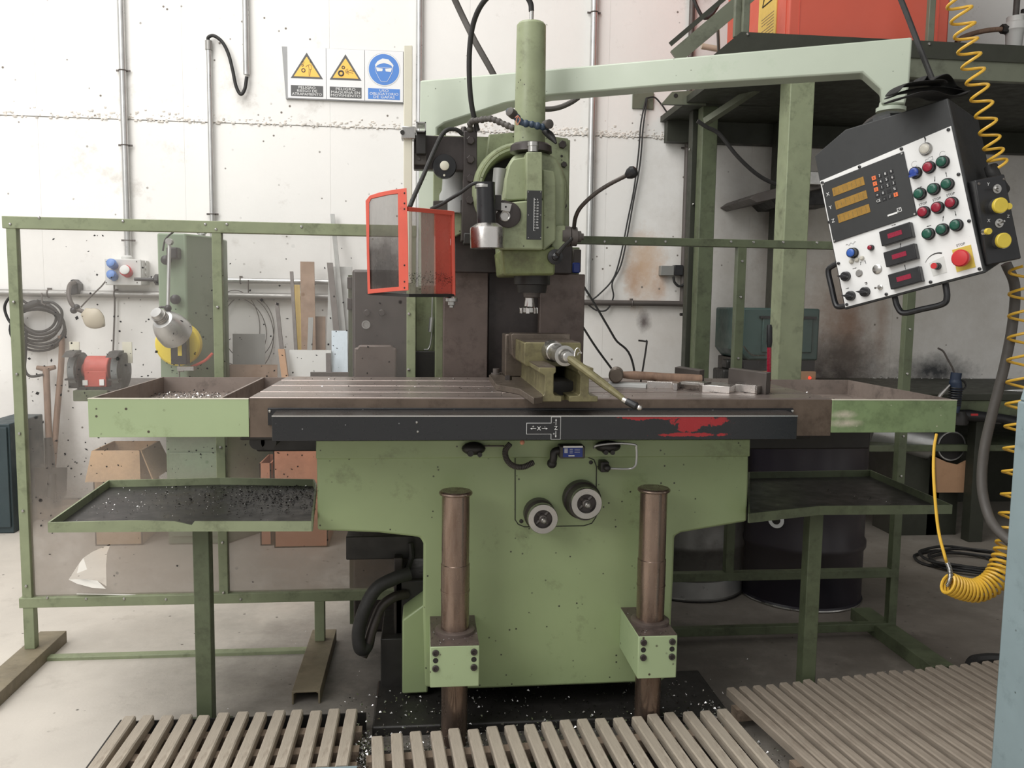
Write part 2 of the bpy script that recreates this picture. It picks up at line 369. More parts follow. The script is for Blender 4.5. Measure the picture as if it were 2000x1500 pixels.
# ------------------------------------------------------------------ the hall
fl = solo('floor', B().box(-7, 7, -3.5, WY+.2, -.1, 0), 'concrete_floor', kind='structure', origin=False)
wb = solo('wall_back', B().box(-7, 7, WY+.012, WY+.2, 0, 6.9), 'white_wall', kind='structure', origin=False)
seams = [-7]+[at(p, 150, WY).x for p in (70, 357, 644, 917, 1189, 1475, 1770)]+[4.9, 7]
JZ = 2.597
for a, b_ in zip(seams[:-1], seams[1:]):
    part('panel', B().box(a+.0004, b_-.0004, WY, WY+.012, 0, JZ-.003), 'white_wall', wb)
    part('panel', B().box(a+.0004, b_-.0004, WY-.004, WY+.012, JZ+.003, 6.9), 'white_wall', wb)
b = B(); rg = random.Random(3)
for i in range(2800):
    x = rg.uniform(-3.2, 3.0); dens = .25+.75*max(0, noise.noise(Vector((x*1.3, 0, 4)))+.45)
    if x < .2: dens *= .55
    if rg.random() > dens: continue
    s = rg.uniform(.003, .011); z = JZ+abs(rg.gauss(0, .028))-.006
    b.ball((x, WY-.003, z), (s*rg.uniform(.8, 1.6), s*.6, s*rg.uniform(.5, 1)), 6)
part('rough_joint', b, 'joint_stone', wb, kind='stuff')
solo('wall_right_blocker', B().box(6.2, 6.4, 1.2, WY+.2, 0, 6.9), 'dark_partition', kind='structure', origin=False)  # unseen wall, added to keep the right side dark
solo('ceiling_blocker', B().box(-.2, 6.4, 1.2, WY+.2, 6.7, 6.9), 'roof_panel', kind='structure', origin=False)  # unseen, covers only the right part; added to block light from above
solo('trim_1', B().box(-6, 7, WY-.03, WY, 0, .09), 'dark_partition', kind='structure', origin=False, bev=.004)

# ---- conduits on the wall
def conduit(x, z0, z1, r, label, Y=WY-.03, clips=(), m='galvanised', grp=None, slant=0):
    t = thing('conduit', label, 'pipe', (x, Y, z0), grp)
    part('pipe', B().tube([(x, Y, z0), (x+slant, Y, z1)], r, 14), m, t)
    for c in clips:
        part('pipe_clip', B().ring((x, Y, c), (0, 0, 1), r+.002, .0035, 18, 6).box(x-r-.022, x-r, Y+.008, Y+.014, c-.006, c+.006).box(x+r, x+r+.022, Y+.008, Y+.014, c-.006, c+.006), 'dark_plate', t)
    return t
def hpipe(y, x0, x1, r, Y, label, m='pipe_grey', name='wall_pipe', clips=()):
    z = at((x0+x1)/2, y, Y).z; a, c = at(x0, y, Y).x, at(x1, y, Y).x
    t = thing(name, label, 'pipe', (a, Y, z))
    part('pipe', B().tube([(a, Y, z), (c, Y, z)], r, 14), m, t)
    for q in clips:
        xx = at(q, y, Y).x
        part('pipe_clip', B().ring((xx, Y, z), (1, 0, 0), r+.002, .004, 18, 6).box(xx-.008, xx+.008, Y, WY, z+r, z+r+.012), 'dark_plate', t)
    return t
p = at(243, 250, WY-.03)
conduit(p.x, at(252, 505, WY).z, 4.2, .022, 'grey double conduit rising from the socket box on the left', clips=(at(243, 285, WY).z, at(252, 470, WY).z, 2.9), slant=-.0)
q = at(412, 300, WY-.03)
t = conduit(q.x, .95, at(403, 85, WY).z, .016, 'thin conduit with a black hose looping over from its top', clips=(2.0,))
part('flexible_hose', B().tube(curve([(q.x, WY-.03, at(403, 85, WY).z)]+[at(x, y, WY-.04) for x, y in ((407, 73), (418, 70), (434, 82), (446, 105), (454, 135), (461, 168), (470, 184), (478, 174), (482, 150))]), .011, 12), 'rubber', t)
part('hose_socket', B().cyl((q.x, WY-.03, at(403, 100, WY).z), (q.x, WY-.03, at(403, 82, WY).z), .022), 'pipe_grey', t)
conduit(at(480, 60, WY-.03).x, at(482, 148, WY).z, 4.2, .02, 'short conduit coming down to the lower end of the looping black hose')
conduit(at(819, 60, WY-.03).x, 1.2, 4.2, .022, 'conduit behind the left end of the light green arm')
conduit(at(1160, 60, WY-.03).x, 1.5, 4.2, .024, 'conduit rising just right of the green cylinder of the milling head', clips=(at(1160, 27, WY).z,))
conduit(at(1339, 400, WY-.03).x, at(1337, 590, WY).z, 4.2, .02, 'dark conduit running down beside the first mezzanine post', clips=(at(1340, 290, WY).z,), m='dark_plate')
hpipe(576, -40, 650, .024, WY-.035, 'long grey pipe along the wall behind the coiled cable', clips=(95, 225, 320))
hpipe(548, 262, 642, .019, WY-.03, 'upper bright pipe running right from the socket box', 'galvanised', clips=(470,))
hpipe(592, 1110, 1350, .02, WY-.035, 'dark pipe along the wall right of the machine column', 'dark_plate', clips=(1234,))

# ---- safety signs
YS = WY-.022
t = thing('safety_sign', 'row of two yellow warning triangles and one blue goggles sign on the wall', 'sign', at(670, 197, YS))
x0, x1, z0, z1 = rect(551, 96, 790, 197, YS)
sy = (z1-z0)/.36
part('backing_plate', B().prism([(x0, z1), (x1+.03, z1+.002), (x1+.03, z0), (x0+.022, z0)], YS, WY), 'sign_grey', t)
def sgx(px): return at(px, 146, YS).x
def sgz(py, px=670): return at(px, py, YS).z
YP = YS-.004
cols = [(562, 637, 'sign_white'), (638, 712, 'sign_white'), (713, 787, 'sign_white')]
for i, (a, c, m_) in enumerate(cols):
    pl = part('sign_panel', B().box(sgx(a), sgx(c), YP, YS-.0005, z0+.006, z1-.001), 'sign_white', t)
    xm = (sgx(a)+sgx(c))/2; w = sgx(c)-sgx(a); yl = YP-.001
    zt, zb = z0+(z1-z0)*.90, z0+(z1-z0)*.40
    zc0, zc1 = z0+(z1-z0)*.055, z0+(z1-z0)*.265
    part('caption_bar', B().box(xm-w*.42, xm+w*.42, yl, YP, zc0, zc1), 'sign_blue' if i == 2 else 'ink_grey', pl)
    lines = [['PELIGRO', 'RIESGO DE', 'ATRAPAMIENTO'], ['PELIGRO', 'M\u00c1QUINA EN', 'MOVIMIENTO'], ['USO', 'OBLIGATORIO', 'DE GAFAS']][i]
    wd = [[.44, .52, .78], [.52, .76, .78], [.24, .76, .56]][i]
    bb = B()
    for k, s in enumerate(lines): bb.text(s, (xm, yl, zc1-(zc1-zc0)*(.2+.3*k)), (1, 0, 0), (0, 0, 1), (zc1-zc0)*.34, w*wd[k])
    part('lettering', bb, 'white_print', pl)
    if i < 2:
        tri = lambda k: [(xm-w*.42*k, zb+(1-k)*.03), (xm+w*.42*k, zb+(1-k)*.03), (xm, zt-(1-k)*.055)]
        part('triangle_border', B().prism(tri(1), yl, YP), 'ink_grey', pl)
        part('triangle_field', B().prism([(xm-w*.34, zb+.012), (xm+w*.34, zb+.012), (xm, zt-.026)], yl-.0008, yl), 'sign_yellow', pl)
        bb = B(); yy = yl-.0016
        if i == 0:
            bb.ring((xm-w*.09, yy, zb+.052), (0, 1, 0), .011, .0028, 20, 4).ring((xm-w*.11, yy, zb+.084), (0, 1, 0), .006, .0016, 16, 4)
            bb.ring((xm-w*.1, yy, zb+.104), (0, 1, 0), .007, .001, 16, 4)
            for pp in ([(.07, .09), (.02, .085), (-.03, .075)], [(.07, .09), (.12, .085), (.12, .06), (.06, .058), (.04, .085)], [(.06, .058), (.05, .035), (.06, .02)], [(.1, .058), (.085, .035), (.075, .018), (.05, .018)], [(.08, .108), (.1, .1), (.12, .108), (.1, .118), (.08, .108)]):
                bb.tube([(xm+u*w, yy, zb+v) for u, v in pp], .0011, 4)
        else:
            bb.ring((xm-w*.12, yy, zb+.043), (0, 1, 0), .0155, .0052, 24, 4).ring((xm-w*.06, yy, zb+.081), (0, 1, 0), .0085, .003, 20, 4)
            for pp in ([(.0, .06), (.06, .055), (.14, .068), (.2, .065)], [(.0, .05), (.06, .048), (.12, .05), (.2, .046)], [(.02, .07), (.0, .055), (.05, .04)], [(.06, .075), (.05, .06), (.08, .035)], [(.12, .062), (.22, .058)]):
                bb.tube([(xm+u*w, yy, zb+v) for u, v in pp], .0012, 4)
        part('pictogram', bb, 'ink_grey', pl)
    else:
        zc = z0+(z1-z0)*.635; r = w*.4
        part('disc_border', B().lathe((xm, YP, zc), (0, -1, 0), [(0, r+.008), (.0006, r+.008)], 48), 'ink_grey', pl)
        part('white_border', B().lathe((xm, YP, zc), (0, -1, 0), [(0, r+.007), (.0010, r+.007)], 48), 'white_print', pl)
        part('blue_disc', B().lathe((xm, YP, zc), (0, -1, 0), [(0, r), (.0018, r)], 48), 'sign_blue', pl)
        yy = YP-.0024; k = r/.105
        bb = B()
        hair = [(-.058, .012), (-.062, .03), (-.045, .055), (-.01, .075), (.03, .07), (.055, .045), (.066, .03), (.06, .01), (.052, .028), (.03, .038), (.0, .044), (-.03, .036), (-.048, .026)]
        bb.prism([(xm+u*k, zc+v*k) for u, v in hair], yy, yy+.0004)
        for sgn in (-1, 1): bb.prism([(xm+sgn*.008*k, zc+.006*k), (xm+sgn*.056*k, zc+.012*k), (xm+sgn*.048*k, zc-.014*k), (xm+sgn*.012*k, zc-.012*k)], yy, yy+.0004)
        bb.tube([(xm+u*k, yy, zc+v*k) for u, v in ((-.062, .01), (-.055, -.02), (-.035, -.06), (-.02, -.082), (.02, -.082), (.035, -.06), (.055, -.02), (.062, .01))], .0013, 4)
        bb.tube([(xm-.06*k, yy, zc+.012*k), (xm+.06*k, yy, zc+.012*k)], .0013, 4)
        part('goggles_pictogram', bb, 'white_print', pl)

# ---- socket box
Yb = WY-.13
x0, x1, z0, z1 = rect(207, 507, 276, 556, Yb)
t = thing('socket_box', 'white socket box with two blue and one red industrial socket', 'socket box', ((x0+x1)/2, WY, z0))
part('housing', B().box(x0, x1+.01, Yb, WY, z0, z1), 'plastic_grey', t, bev=.006)
part('front_cover', B().box(x0-.003, x1+.003, Yb-.012, Yb, z0-.003, z1+.003), 'plastic_grey', t, bev=.004)
part('conduit_gland', B().lathe(((x0+x1)/2, WY-.06, z1), (0, 0, 1), [(0, .035), (.02, .035), (.03, .026)]), 'plastic_grey', t)
for k in range(4): part('knockout', B().lathe((x1+.01, WY-.075, z0+.04+k*.035), (1, 0, 0), [(0, .014), (.006, .013)], 16), 'plastic_grey', t)
for px, py, m_ in ((222, 519, 'plastic_blue'), (222, 541, 'plastic_blue'), (249, 533, 'plastic_red')):
    c = at(px, py, Yb-.02); r = .027 if m_ == 'plastic_blue' else .032
    s = part('socket', B().lathe((c.x, Yb-.012, c.z), (0, -.95, .3), [(0, r), (.03, r), (.034, r*1.12), (.05, r*1.12), (.055, r*.9)]), m_, t, label='red socket' if m_ == 'plastic_red' else 'blue socket')
    part('socket_lid', B().lathe((c.x, Yb-.068, c.z+.017), (0, -.95, .3), [(0, r*.95), (.008, r*.95), (.012, r*.7)]), m_ if m_ == 'plastic_blue' else 'plastic_grey', s)
for px, py in ((209, 511), (268, 511), (209, 552), (269, 552)):
    c = at(px, py, Yb); part('screw', B().lathe((c.x, Yb-.012, c.z), (0, -1, 0), [(0, .004), (.003, .003)], 10), 'dark_plate', t)
# little black knob on the pipe end, next to the saw
c = at(301, 546, 5.6)
solo('star_knob', B().lathe((c.x, 5.6, c.z), (1, 0, 0), [(0, .02), (.01, .036), (.03, .036), (.04, .022)], 10).cyl((c.x-.12, 5.6, c.z), (c.x, 5.6, c.z), .011), 'black_paint', 'black star knob on a rod beside the socket box', 'knob')
# thin cords from the socket box
solo('power_cord', B().tube(curve([at(x, y, WY-.03) for x, y in ((223, 553), (224, 600), (222, 660), (221, 700), (224, 722))]), .006, 8), 'dark_plate', 'grey cord hanging from the lower blue socket to the grinder', 'cord')
solo('lamp_cord', B().tube(curve([at(x, y, WY-.1) for x, y in ((217, 535), (200, 557), (190, 567), (172, 585), (158, 600))]), .005, 8), 'dark_plate', 'thin cord stretched from the socket box to the beige lamp', 'cord')

# ---- beige gooseneck lamp on black wall bracket
t = thing('gooseneck_lamp', 'beige spade shaped lamp on a dark bent neck fixed to the wall pipe', 'lamp', at(147, 575, WY))
x0, x1, z0, z1 = rect(136, 545, 156, 577, WY-.06)
part('bracket', B().prism([(x0+.01, z0), (x1, z0+.01), (x1, z1-.03), (x1-.03, z1), (x0+.015, z1-.01)], WY-.09, WY), 'black_paint', t, bev=.006)
ne = curve([at(145, 552, 5.74), at(137, 556, 5.68), at(134, 572, 5.62), at(138, 590, 5.6), at(148, 602, 5.6), at(163, 609, 5.6)])
part('neck', B().tube(ne, .014, 12), 'dark_plate', t)
part('neck_joint', B().ball(at(144, 606, 5.6), .022).ball(at(150, 600, 5.6), .02), 'black_paint', t)
a, c = at(163, 609, 5.6), at(205, 637, 5.6); d = (c-a).normalized(); u = d.cross(Vector((0, 1, 0))).normalized(); bb = B(); vs = []; fs = []; N_ = 9; prof = [.03, .04, .056, .066, .066, .06, .05, .03, .004]
L_ = (c-a).length
for i in range(N_):
    w = prof[i]; cc = a+d*L_*i/(N_-1)
    for k in range(9):
        q = -pi/2+pi*k/8; vs.append(cc+u*sin(q)*w+Vector((0, -1, 0))*(cos(q)*w*.45)+Vector((0, 0, .0)))
fs = [(i*9+k, i*9+k+1, (i+1)*9+k+1, (i+1)*9+k) for i in range(N_-1) for k in range(8)]
sh = part('lamp_shade', bb.add(vs, fs), 'lamp_beige', t); md = sh.modifiers.new('thick', 'SOLIDIFY'); md.thickness = .006

# ---- coiled cable with welding handle
t = thing('coiled_cable', 'coiled dark cable hung from the wall pipe behind the left post', 'cable', at(75, 680, WY))
bb = B(); rg = random.Random(5)
for k in range(7):
    cx, cy = 74+rg.uniform(-3, 3), 618+k*4.5; rx, rz = .105+.012*k+rg.uniform(-.01, .012), .10+.006*k
    c = at(cx, cy, WY-.05-.012*(k % 3)); bb.tube([(c.x+rx*cos(a*pi/16), c.y, c.z+rz*sin(a*pi/16)) for a in range(33)], .0085, 8)
part('coil', bb, 'rubber', t)
part('loop', B().tube(curve([at(x, y, 5.72) for x, y in ((52, 592), (25, 578), (9, 600), (22, 632), (48, 640), (78, 653), (112, 640), (121, 610), (105, 592), (88, 590))]), .009, 8).tube(curve([at(x, y, 5.74) for x, y in ((52, 640), (50, 690), (49, 722), (60, 735), (84, 732))]), .009, 8), 'rubber', t)
part('handle', B().tube([at(25, 608, 5.7), at(45, 602, 5.7), at(76, 590, 5.7)], [.012, .02, .019], 12), 'rubber', t)
part('hook', B().tube([at(82, 570, 5.8), at(82, 592, 5.76), at(88, 596, 5.74), at(92, 590, 5.74)], .005, 6), 'dark_plate', t)

# ---- shovels
def ground(px, Y, z=0): return Vector((at(px, 900, Y).x, Y, z))
t = thing('spade', 'spade with brown T handle leaning on the wall behind the left screen', 'spade', ground(95, 5.6))
a, c = at(90, 722, 5.78), at(98, 915, 5.62)
part('shaft', B().tube([a, a.lerp(c, .6), c], [.021, .02, .022], 12), 'wood_handle', t)
part('grip', B().tube([at(72, 718, 5.78), at(90, 721, 5.78), at(108, 717, 5.78)], [.014, .02, .014], 12), 'wood_handle', t, bev=0)
part('socket', B().tube([c, at(97, 890, 5.62), at(94, 855, 5.64)], [.03, .028, .022], 12), 'dark_iron', t)
P_ = [at(x, y, 5.6) for x, y in ((58, 914), (131, 913), (129, 965), (112, 990), (75, 990), (62, 965))]
bl = part('blade', B().prism([(v.x, v.z) for v in P_], 5.6, 5.607), 'dark_iron', t)
t = thing('shovel', 'shovel with long dark wooden handle standing right of the spade', 'shovel', ground(112, 5.6))
part('shaft', B().tube(curve([at(118, 655, 5.79), at(121, 668, 5.79), at(119, 720, 5.78), at(112, 800, 5.74), at(100, 960, 5.6)]), .019, 12), 'wood_handle', t, label='dark weathered handle')
part('socket', B().tube([at(102, 925, 5.6), at(97, 992, 5.57)], [.024, .034], 12), 'dark_iron', t)

# ---- bench grinder on its bracket shelf
Yg = 5.1
t = thing('bench_grinder', 'red bench grinder with two dark wheel guards behind the left tray', 'grinder', at(190, 757, Yg))
x0, x1, z0, z1 = rect(160, 704, 210, 756, Yg)
zc = (z0+z1)/2+.015
part('motor_housing', B().lathe((x0, Yg+.08, zc+.01), (1, 0, 0), [(0, .06), (.005, .075), (x1-x0-.005, .075), (x1-x0, .06)], 28).box(x0+.01, x1-.01, Yg+.005, Yg+.16, z0, zc), 'red_dull', t, bev=.004)
part('motor_neck', B().cyl((x0-.035, Yg+.08, zc), (x1+.06, Yg+.08, zc), .042), 'red_dull', t)
for px, s in ((150, -1), (233, 1)):
    cx = at(px, 726, Yg+.05).x
    g = part('wheel_guard', B().lathe((cx-.03, Yg+.08, zc), (1, 0, 0), [(0, .09), (.004, .105), (.055, .105), (.06, .09)], 30), 'dark_iron', t)
    part('grinding_wheel', B().lathe((cx-.018, Yg+.045, zc), (1, 0, 0), [(0, .086), (.034, .086)], 30), 'grinding_wheel', g)
    part('spark_shield', B().prism([(Yg-.08, zc+.085), (Yg-.02, zc+.115), (Yg+.05, zc+.12), (Yg+.05, zc+.105), (Yg-.02, zc+.1)], cx-.03, cx+.03, 'x'), 'dark_iron', g)
    part('eye_shield', B().box(cx+.03*s-.03, cx+.03*s+.025, Yg+.11, Yg+.118, zc+.04, zc+.165), 'cream_bar', t, label='small cream eye shield')
    part('tool_rest', B().box(cx-.03, cx+.03, Yg-.05, Yg, zc-.05, zc-.04).box(cx-.028, cx+.028, Yg-.005, Yg+.03, zc-.1, zc-.045), 'dark_iron', g)
part('plate_label', B().box(x0+.002, x0+.03, Yg-.002, Yg+.005, z0+.01, z0+.04), 'plastic_grey', t)
part('power_switch', B().box(x1-.045, x1-.02, Yg-.006, Yg+.005, z0+.01, z0+.045), 'white_print', t)
part('foot_plate', B().box(x0-.03, x1+.05, Yg, Yg+.17, z0-.016, z0), 'dark_iron', t)
x0b, x1b, z0b, z1b = rect(145, 762, 212, 783, Yg-.02)
sh_top = z0-.016
t = thing('grinder_shelf', 'green wall shelf carrying the bench grinder', 'shelf', (x0b, WY, z0b))
part('front_plate', B().box(x0b, x1b, Yg-.04, Yg, z0b, sh_top), 'green_frame_dark', t, bev=.004)
part('shelf_board', B().box(x0b, x1b+.55, Yg, WY, sh_top-.03, sh_top), 'dark_plate', t)
part('back_rail', B().box(x1b, x1b+.55, Yg+.03, Yg+.06, sh_top-.14, sh_top-.03), 'green_frame_dark', t)
part('support', B().box(x0b+.1, x0b+.14, Yg+.1, WY, z0b-.0, sh_top-.03), 'green_frame_dark', t)

# ---- band saw
Ys = 5.0
t = thing('band_saw', 'tall green band saw column with a yellow wheel guard behind the left screen', 'saw', ground(370, 5.3))
x0, x1, z0, z1 = rect(309, 456, 365, 745, Ys)
x2 = at(418, 600, Ys+.25).x+.03
tz = at(360, 456, Ys).z
part('column', B().prism([(x0, Ys+.01), (x1, Ys), (x2, Ys+.22), (x2, Ys+.5), (x0, Ys+.5)], at(360, 745, Ys).z-.1, tz, 'z'), 'green_saw', t, bev=.01)
x0, x1, z0, z1 = rect(326, 850, 442, 1064, Ys)
part('base_cabinet', B().prism([(x0, Ys), (x1, Ys), (x1+.16, Ys+.25), (x1+.16, Ys+.7), (x0, Ys+.7)], 0, at(360, 840, Ys).z, 'z'), 'green_saw', t, bev=.01)
part('cabinet_door', B().box(x0+.02, x1-.03, Ys-.01, Ys, .05, .55), 'green_saw', t, bev=.004)
part('saw_table', B().box(x0-.18, x1+.1, Ys-.1, Ys+.55, at(360, 840, Ys).z, at(360, 840, Ys).z+.05), 'dark_plate', t, bev=.004)
part('lifting_eye', B().ring(at(394, 448, Ys+.25), (0, 1, 0), .028, .009).cyl(at(394, 456, Ys+.25), at(394, 466, Ys+.25), .022), 'galvanised', t)
c = at(346, 672, Ys-.03)
part('wheel_guard', B().lathe((c.x, Ys+.03, c.z), (0, -1, 0), [(0, .125), (.05, .125), (.06, .115)], 40), 'yellow_paint', t, label='yellow round guard')
x0, x1, z0, z1 = rect(333, 655, 364, 712, Ys-.12)
part('blade_guide', B().box(x0, x1, Ys-.12, Ys-.05, z0, z1), 'black_paint', t, bev=.004)
part('guide_scale', B().box(x0+.04, x0+.062, Ys-.124, Ys-.12, z0+.05, z1), 'yellow_paint', t)
part('blade', B().box(x0+.035, x0+.037, Ys-.1, Ys-.075, z0-.2, z0), 'steel', t)
part('blade_bearing', B().box(x0+.03, x0+.12, Ys-.11, Ys-.06, z0-.035, z0-.012).cyl((x0+.03, Ys-.09, z0-.03), (x0+.06, Ys-.09, z0-.03), .014), 'steel', t)
for pp in ((343, 585), (325, 508)):
    c = at(*pp, Ys-.03); part('knob', B().lathe((c.x, Ys+.01, c.z), (0, -1, 0), [(0, .014), (.025, .014), (.03, .027), (.055, .027), (.06, .018)]), 'black_paint', t)
part('red_hose', B().tube(curve([at(x, y, Ys-.02) for x, y in ((372, 717), (385, 712), (402, 703), (415, 690))]), .008, 8), 'red_paint', t, label='thin red hose')
# lamp clamped on the saw
t = thing('machine_lamp', 'silver bell shaped work lamp hanging on a thin rod from the saw', 'lamp', at(330, 470, Ys-.1))
part('clamp', B().box(at(322, 480, 4.9).x, at(322, 480, 4.9).x+.06, Ys-.08, Ys, at(322, 505, 4.9).z, at(322, 482, 4.9).z), 'black_paint', t, bev=.008)
part('upper_joint', B().lathe(at(331, 472, 4.86), (0, -1, 0), [(-.02, .018), (.02, .018)]), 'steel', t)
part('cord', B().tube(curve([at(x, y, 4.92) for x, y in ((318, 490), (322, 470), (330, 460), (339, 453))]), .005, 8), 'rubber', t)
part('rod', B().cyl(at(331, 472, 4.86), at(328, 600, 4.82), .009, seg=12), 'galvanised', t)
part('lower_joint', B().ball(at(328, 602, 4.82), .02).tube(curve([at(x, y, 4.82) for x, y in ((309, 608), (313, 600), (325, 602), (333, 610), (328, 618))]), .006, 8), 'black_paint', t)
a, c = at(308, 614, 4.74), at(348, 656, 4.90); d = (c-a).normalized()
sh = part('lamp_shade', B().lathe(a, d, [(-.02, .03), (0, .034), (.045, .036), (.05, .055), (.075, .074), (.11, .088), (.15, .095), (.19, .096), (.19, .092), (.15, .09), (.06, .05)], 32), 'galvanised', t)
for k in range(-2, 3): part('cooling_fin', B().lathe(a+d*(.004+.012*(k+2)), d, [(0, .040), (.004, .040)], 24), 'steel', sh)

# ---- wire loops on a hook
t = thing('wire_coil', 'thin wire loops hung from a hook on the upper pipe', 'wire', at(490, 700, WY))
bb = B()
for cx, cy, rx, rz in ((460, 640, .16, .25), (475, 655, .2, .27), (485, 640, .17, .22), (455, 650, .22, .24)):
    c = at(cx, cy, WY-.03); bb.tube([(c.x+rx*cos(a*pi/20), c.y, c.z+rz*sin(a*pi/20)) for a in range(41)], .0028, 6)
part('loops', bb, 'hose_grey', t)
part('hook', B().tube([at(485, 547, WY-.05), at(485, 573, WY-.03), at(476, 578, WY-.05)], .004, 6), 'dark_plate', t)

RZ = .88
rk = thing('stock_rack', 'low rack whose brown edge carries the leaning metal offcuts', 'rack', (at(590, 745, 5.1).x, 5.4, 0))
rx = (at(432, 745, 5.1).x, at(700, 745, 5.1).x)
part('top_board', B().box(rx[0], rx[1], 5.08, WY-.04, RZ-.03, RZ), 'rust_plate', rk, .003)
part('front_edge', B().box(at(606, 730, 5.08).x, rx[1], 5.08, 5.1, RZ, at(640, 727, 5.08).z), 'dark_plate', rk, .002)
for x in (rx[0]+.02, rx[1]-.06):
    for y in (5.12, 5.7): part('leg', B().box(x, x+.04, y, y+.04, 0, RZ-.03), 'dark_plate', rk)
# ---- stock offcuts leaning on the wall (each its own thing)
def strip(name, label, cat, p0, p1, wpx, Y0, Y1, m, thick=.012, cut=0, grp=None):
    a, c = at(*p0, Y0), at(*p1, Y1); c.z = RZ; Y1 = max(Y1, 5.12); s = a.y/FPX; w = wpx*s
    bb = B().add([(a.x-w/2, Y0, a.z), (a.x+w/2, Y0, a.z-cut), (c.x+w/2, Y1, c.z), (c.x-w/2, Y1, c.z),
                  (a.x-w/2, Y0+thick, a.z), (a.x+w/2, Y0+thick, a.z-cut), (c.x+w/2, Y1+thick, c.z), (c.x-w/2, Y1+thick, c.z)],
                 [(0, 1, 2, 3), (7, 6, 5, 4), (0, 4, 5, 1), (1, 5, 6, 2), (2, 6, 7, 3), (3, 7, 4, 0)])
    return solo(name, bb, m, label, cat, grp)
strip('steel_strip', 'tallest thin grey strip leaning past the top of the screen', 'metal strip', (649, 418), (682, 760), 8, 5.8, 5.45, 'grey_plate')
strip('steel_plate', 'rusty brown plate, tallest of the wide ones leaning by the wall', 'metal plate', (600, 511), (604, 770), 26, 5.72, 5.4, 'rust_plate')
strip('brass_strip', 'yellowish strip just left of the rusty brown plate', 'metal strip', (580, 556), (588, 770), 10, 5.74, 5.45, 'label_yellow')
strip('steel_bar', 'dark slanting bar left of the yellowish strip', 'metal bar', (569, 530), (582, 765), 6, 5.7, 5.4, 'dark_plate', .02)
strip('steel_bar', 'short dark bar leaning alone left of the offcuts', 'metal bar', (540, 591), (558, 765), 7, 5.66, 5.4, 'dark_plate', .02)
strip('steel_plate', 'slanting dark grey plate with an oblique top', 'metal plate', (644, 513), (668, 765), 11, 5.66, 5.4, 'dark_plate')
strip('steel_plate', 'broad grey plate behind the slanting strips', 'metal plate', (665, 521), (660, 765), 44, 5.76, 5.45, 'grey_plate')
strip('steel_plate', 'small brown plate right of the rusty one', 'metal plate', (625, 618), (625, 768), 20, 5.68, 5.45, 'rust_plate')
strip('painted_board', 'pale blue streaked board in front of the grey plates', 'board', (663, 646), (664, 770), 30, 5.45, 5.3, 'pale_plate')
strip('flat_bar', 'narrow light bar wrapped in pink tape', 'metal bar', (607, 620), (602, 770), 9, 5.42, 5.3, 'grey_plate')
strip('sheet_offcut', 'grey sheet offcut with a curved notch on top', 'metal sheet', (486, 652), (486, 720), 60, 5.6, 5.55, 'grey_plate', .004)
strip('sheet_offcut', 'low brown sheet below the notched grey sheet', 'metal sheet', (486, 712), (486, 770), 106, 5.52, 5.45, 'rust_plate', .004)
strip('crate_side', 'whitish crate side standing behind the table edge', 'board', (606, 684), (606, 770), 78, 5.36, 5.3, 'plastic_grey', .03)
strip('short_bar', 'short dark bar in front of the whitish crate side', 'metal bar', (641, 690), (642, 770), 9, 5.28, 5.2, 'dark_plate', .02)
strip('wooden_stick', 'pale wooden stick forked at its top left of the crate', 'stick', (549, 682), (560, 765), 12, 5.3, 5.2, 'plywood', .03)

# ---- boxes on the floor behind
def carton(name, label, cat, x0, y0, x1, y1, Y, dep, m, flaps=True):
    a, c, z0, z1 = rect(x0, y0, x1, y1, Y)
    z0 = 0
    t = thing(name, label, cat, ((a+c)/2, Y, z0)); k = .008
    for bb in (B().box(a, c, Y, Y+k, z0, z1), B().box(a, c, Y+dep-k, Y+dep, z0, z1), B().box(a, a+k, Y, Y+dep, z0, z1), B().box(c-k, c, Y, Y+dep, z0, z1)): part('side_panel', bb, m, t)
    part('bottom_panel', B().box(a, c, Y, Y+dep, z0, z0+k), m, t)
    if flaps:
        part('flap', B().add([(a, Y-.002, z1), (c, Y-.002, z1), (c+.02, Y-.06, z1-.17), (a-.02, Y-.06, z1-.17), (a, Y-.008, z1), (c, Y-.008, z1), (c+.02, Y-.066, z1-.17), (a-.02, Y-.066, z1-.17)], [(0, 1, 2, 3), (7, 6, 5, 4), (0, 4, 5, 1), (1, 5, 6, 2), (2, 6, 7, 3), (3, 7, 4, 0)]), m, t)
        part('flap', B().add([(c+.002, Y, z1), (c+.002, Y+dep, z1), (c+.07, Y+dep+.02, z1-.17), (c+.07, Y-.02, z1-.17), (c+.008, Y, z1), (c+.008, Y+dep, z1), (c+.078, Y+dep+.02, z1-.17), (c+.078, Y-.02, z1-.17)], [(0, 1, 2, 3), (7, 6, 5, 4), (0, 4, 5, 1), (1, 5, 6, 2), (2, 6, 7, 3), (3, 7, 4, 0)]), m, t)
    return t
carton('cardboard_box', 'open cardboard box with folded down flaps on the floor behind the left tray', 'box', 182, 880, 275, 1005, 5.0, .34, 'cardboard')
carton('cardboard_box', 'orange cardboard box partly hidden by the left end of the machine body', 'box', 534, 880, 640, 1010, 4.9, .3, 'cardboard_orange', False)
carton('low_carton', 'low brown carton just left of the orange box', 'box', 507, 905, 530, 1010, 4.95, .3, 'cardboard_orange', False)
a = ground(-60, 5.6); c = ground(150, 5.6)
solo('floor_plank', B().box(a.x, c.x, 5.62, 5.8, 0, .09), 'wood_slat_dark', 'dark wooden plank lying along the foot of the wall at the left', 'plank', bev=.004)
x0, x1, z0, z1 = rect(-40, 828, 22, 1000, 5.3)
t = thing('steel_cabinet', 'dark blue steel cabinet cut off by the left edge of the photo', 'cabinet', (x0, 5.3, 0))
part('body', B().box(x0, x1, 5.3, 5.75, 0, z1), 'dark_blue_panel', t, bev=.006)
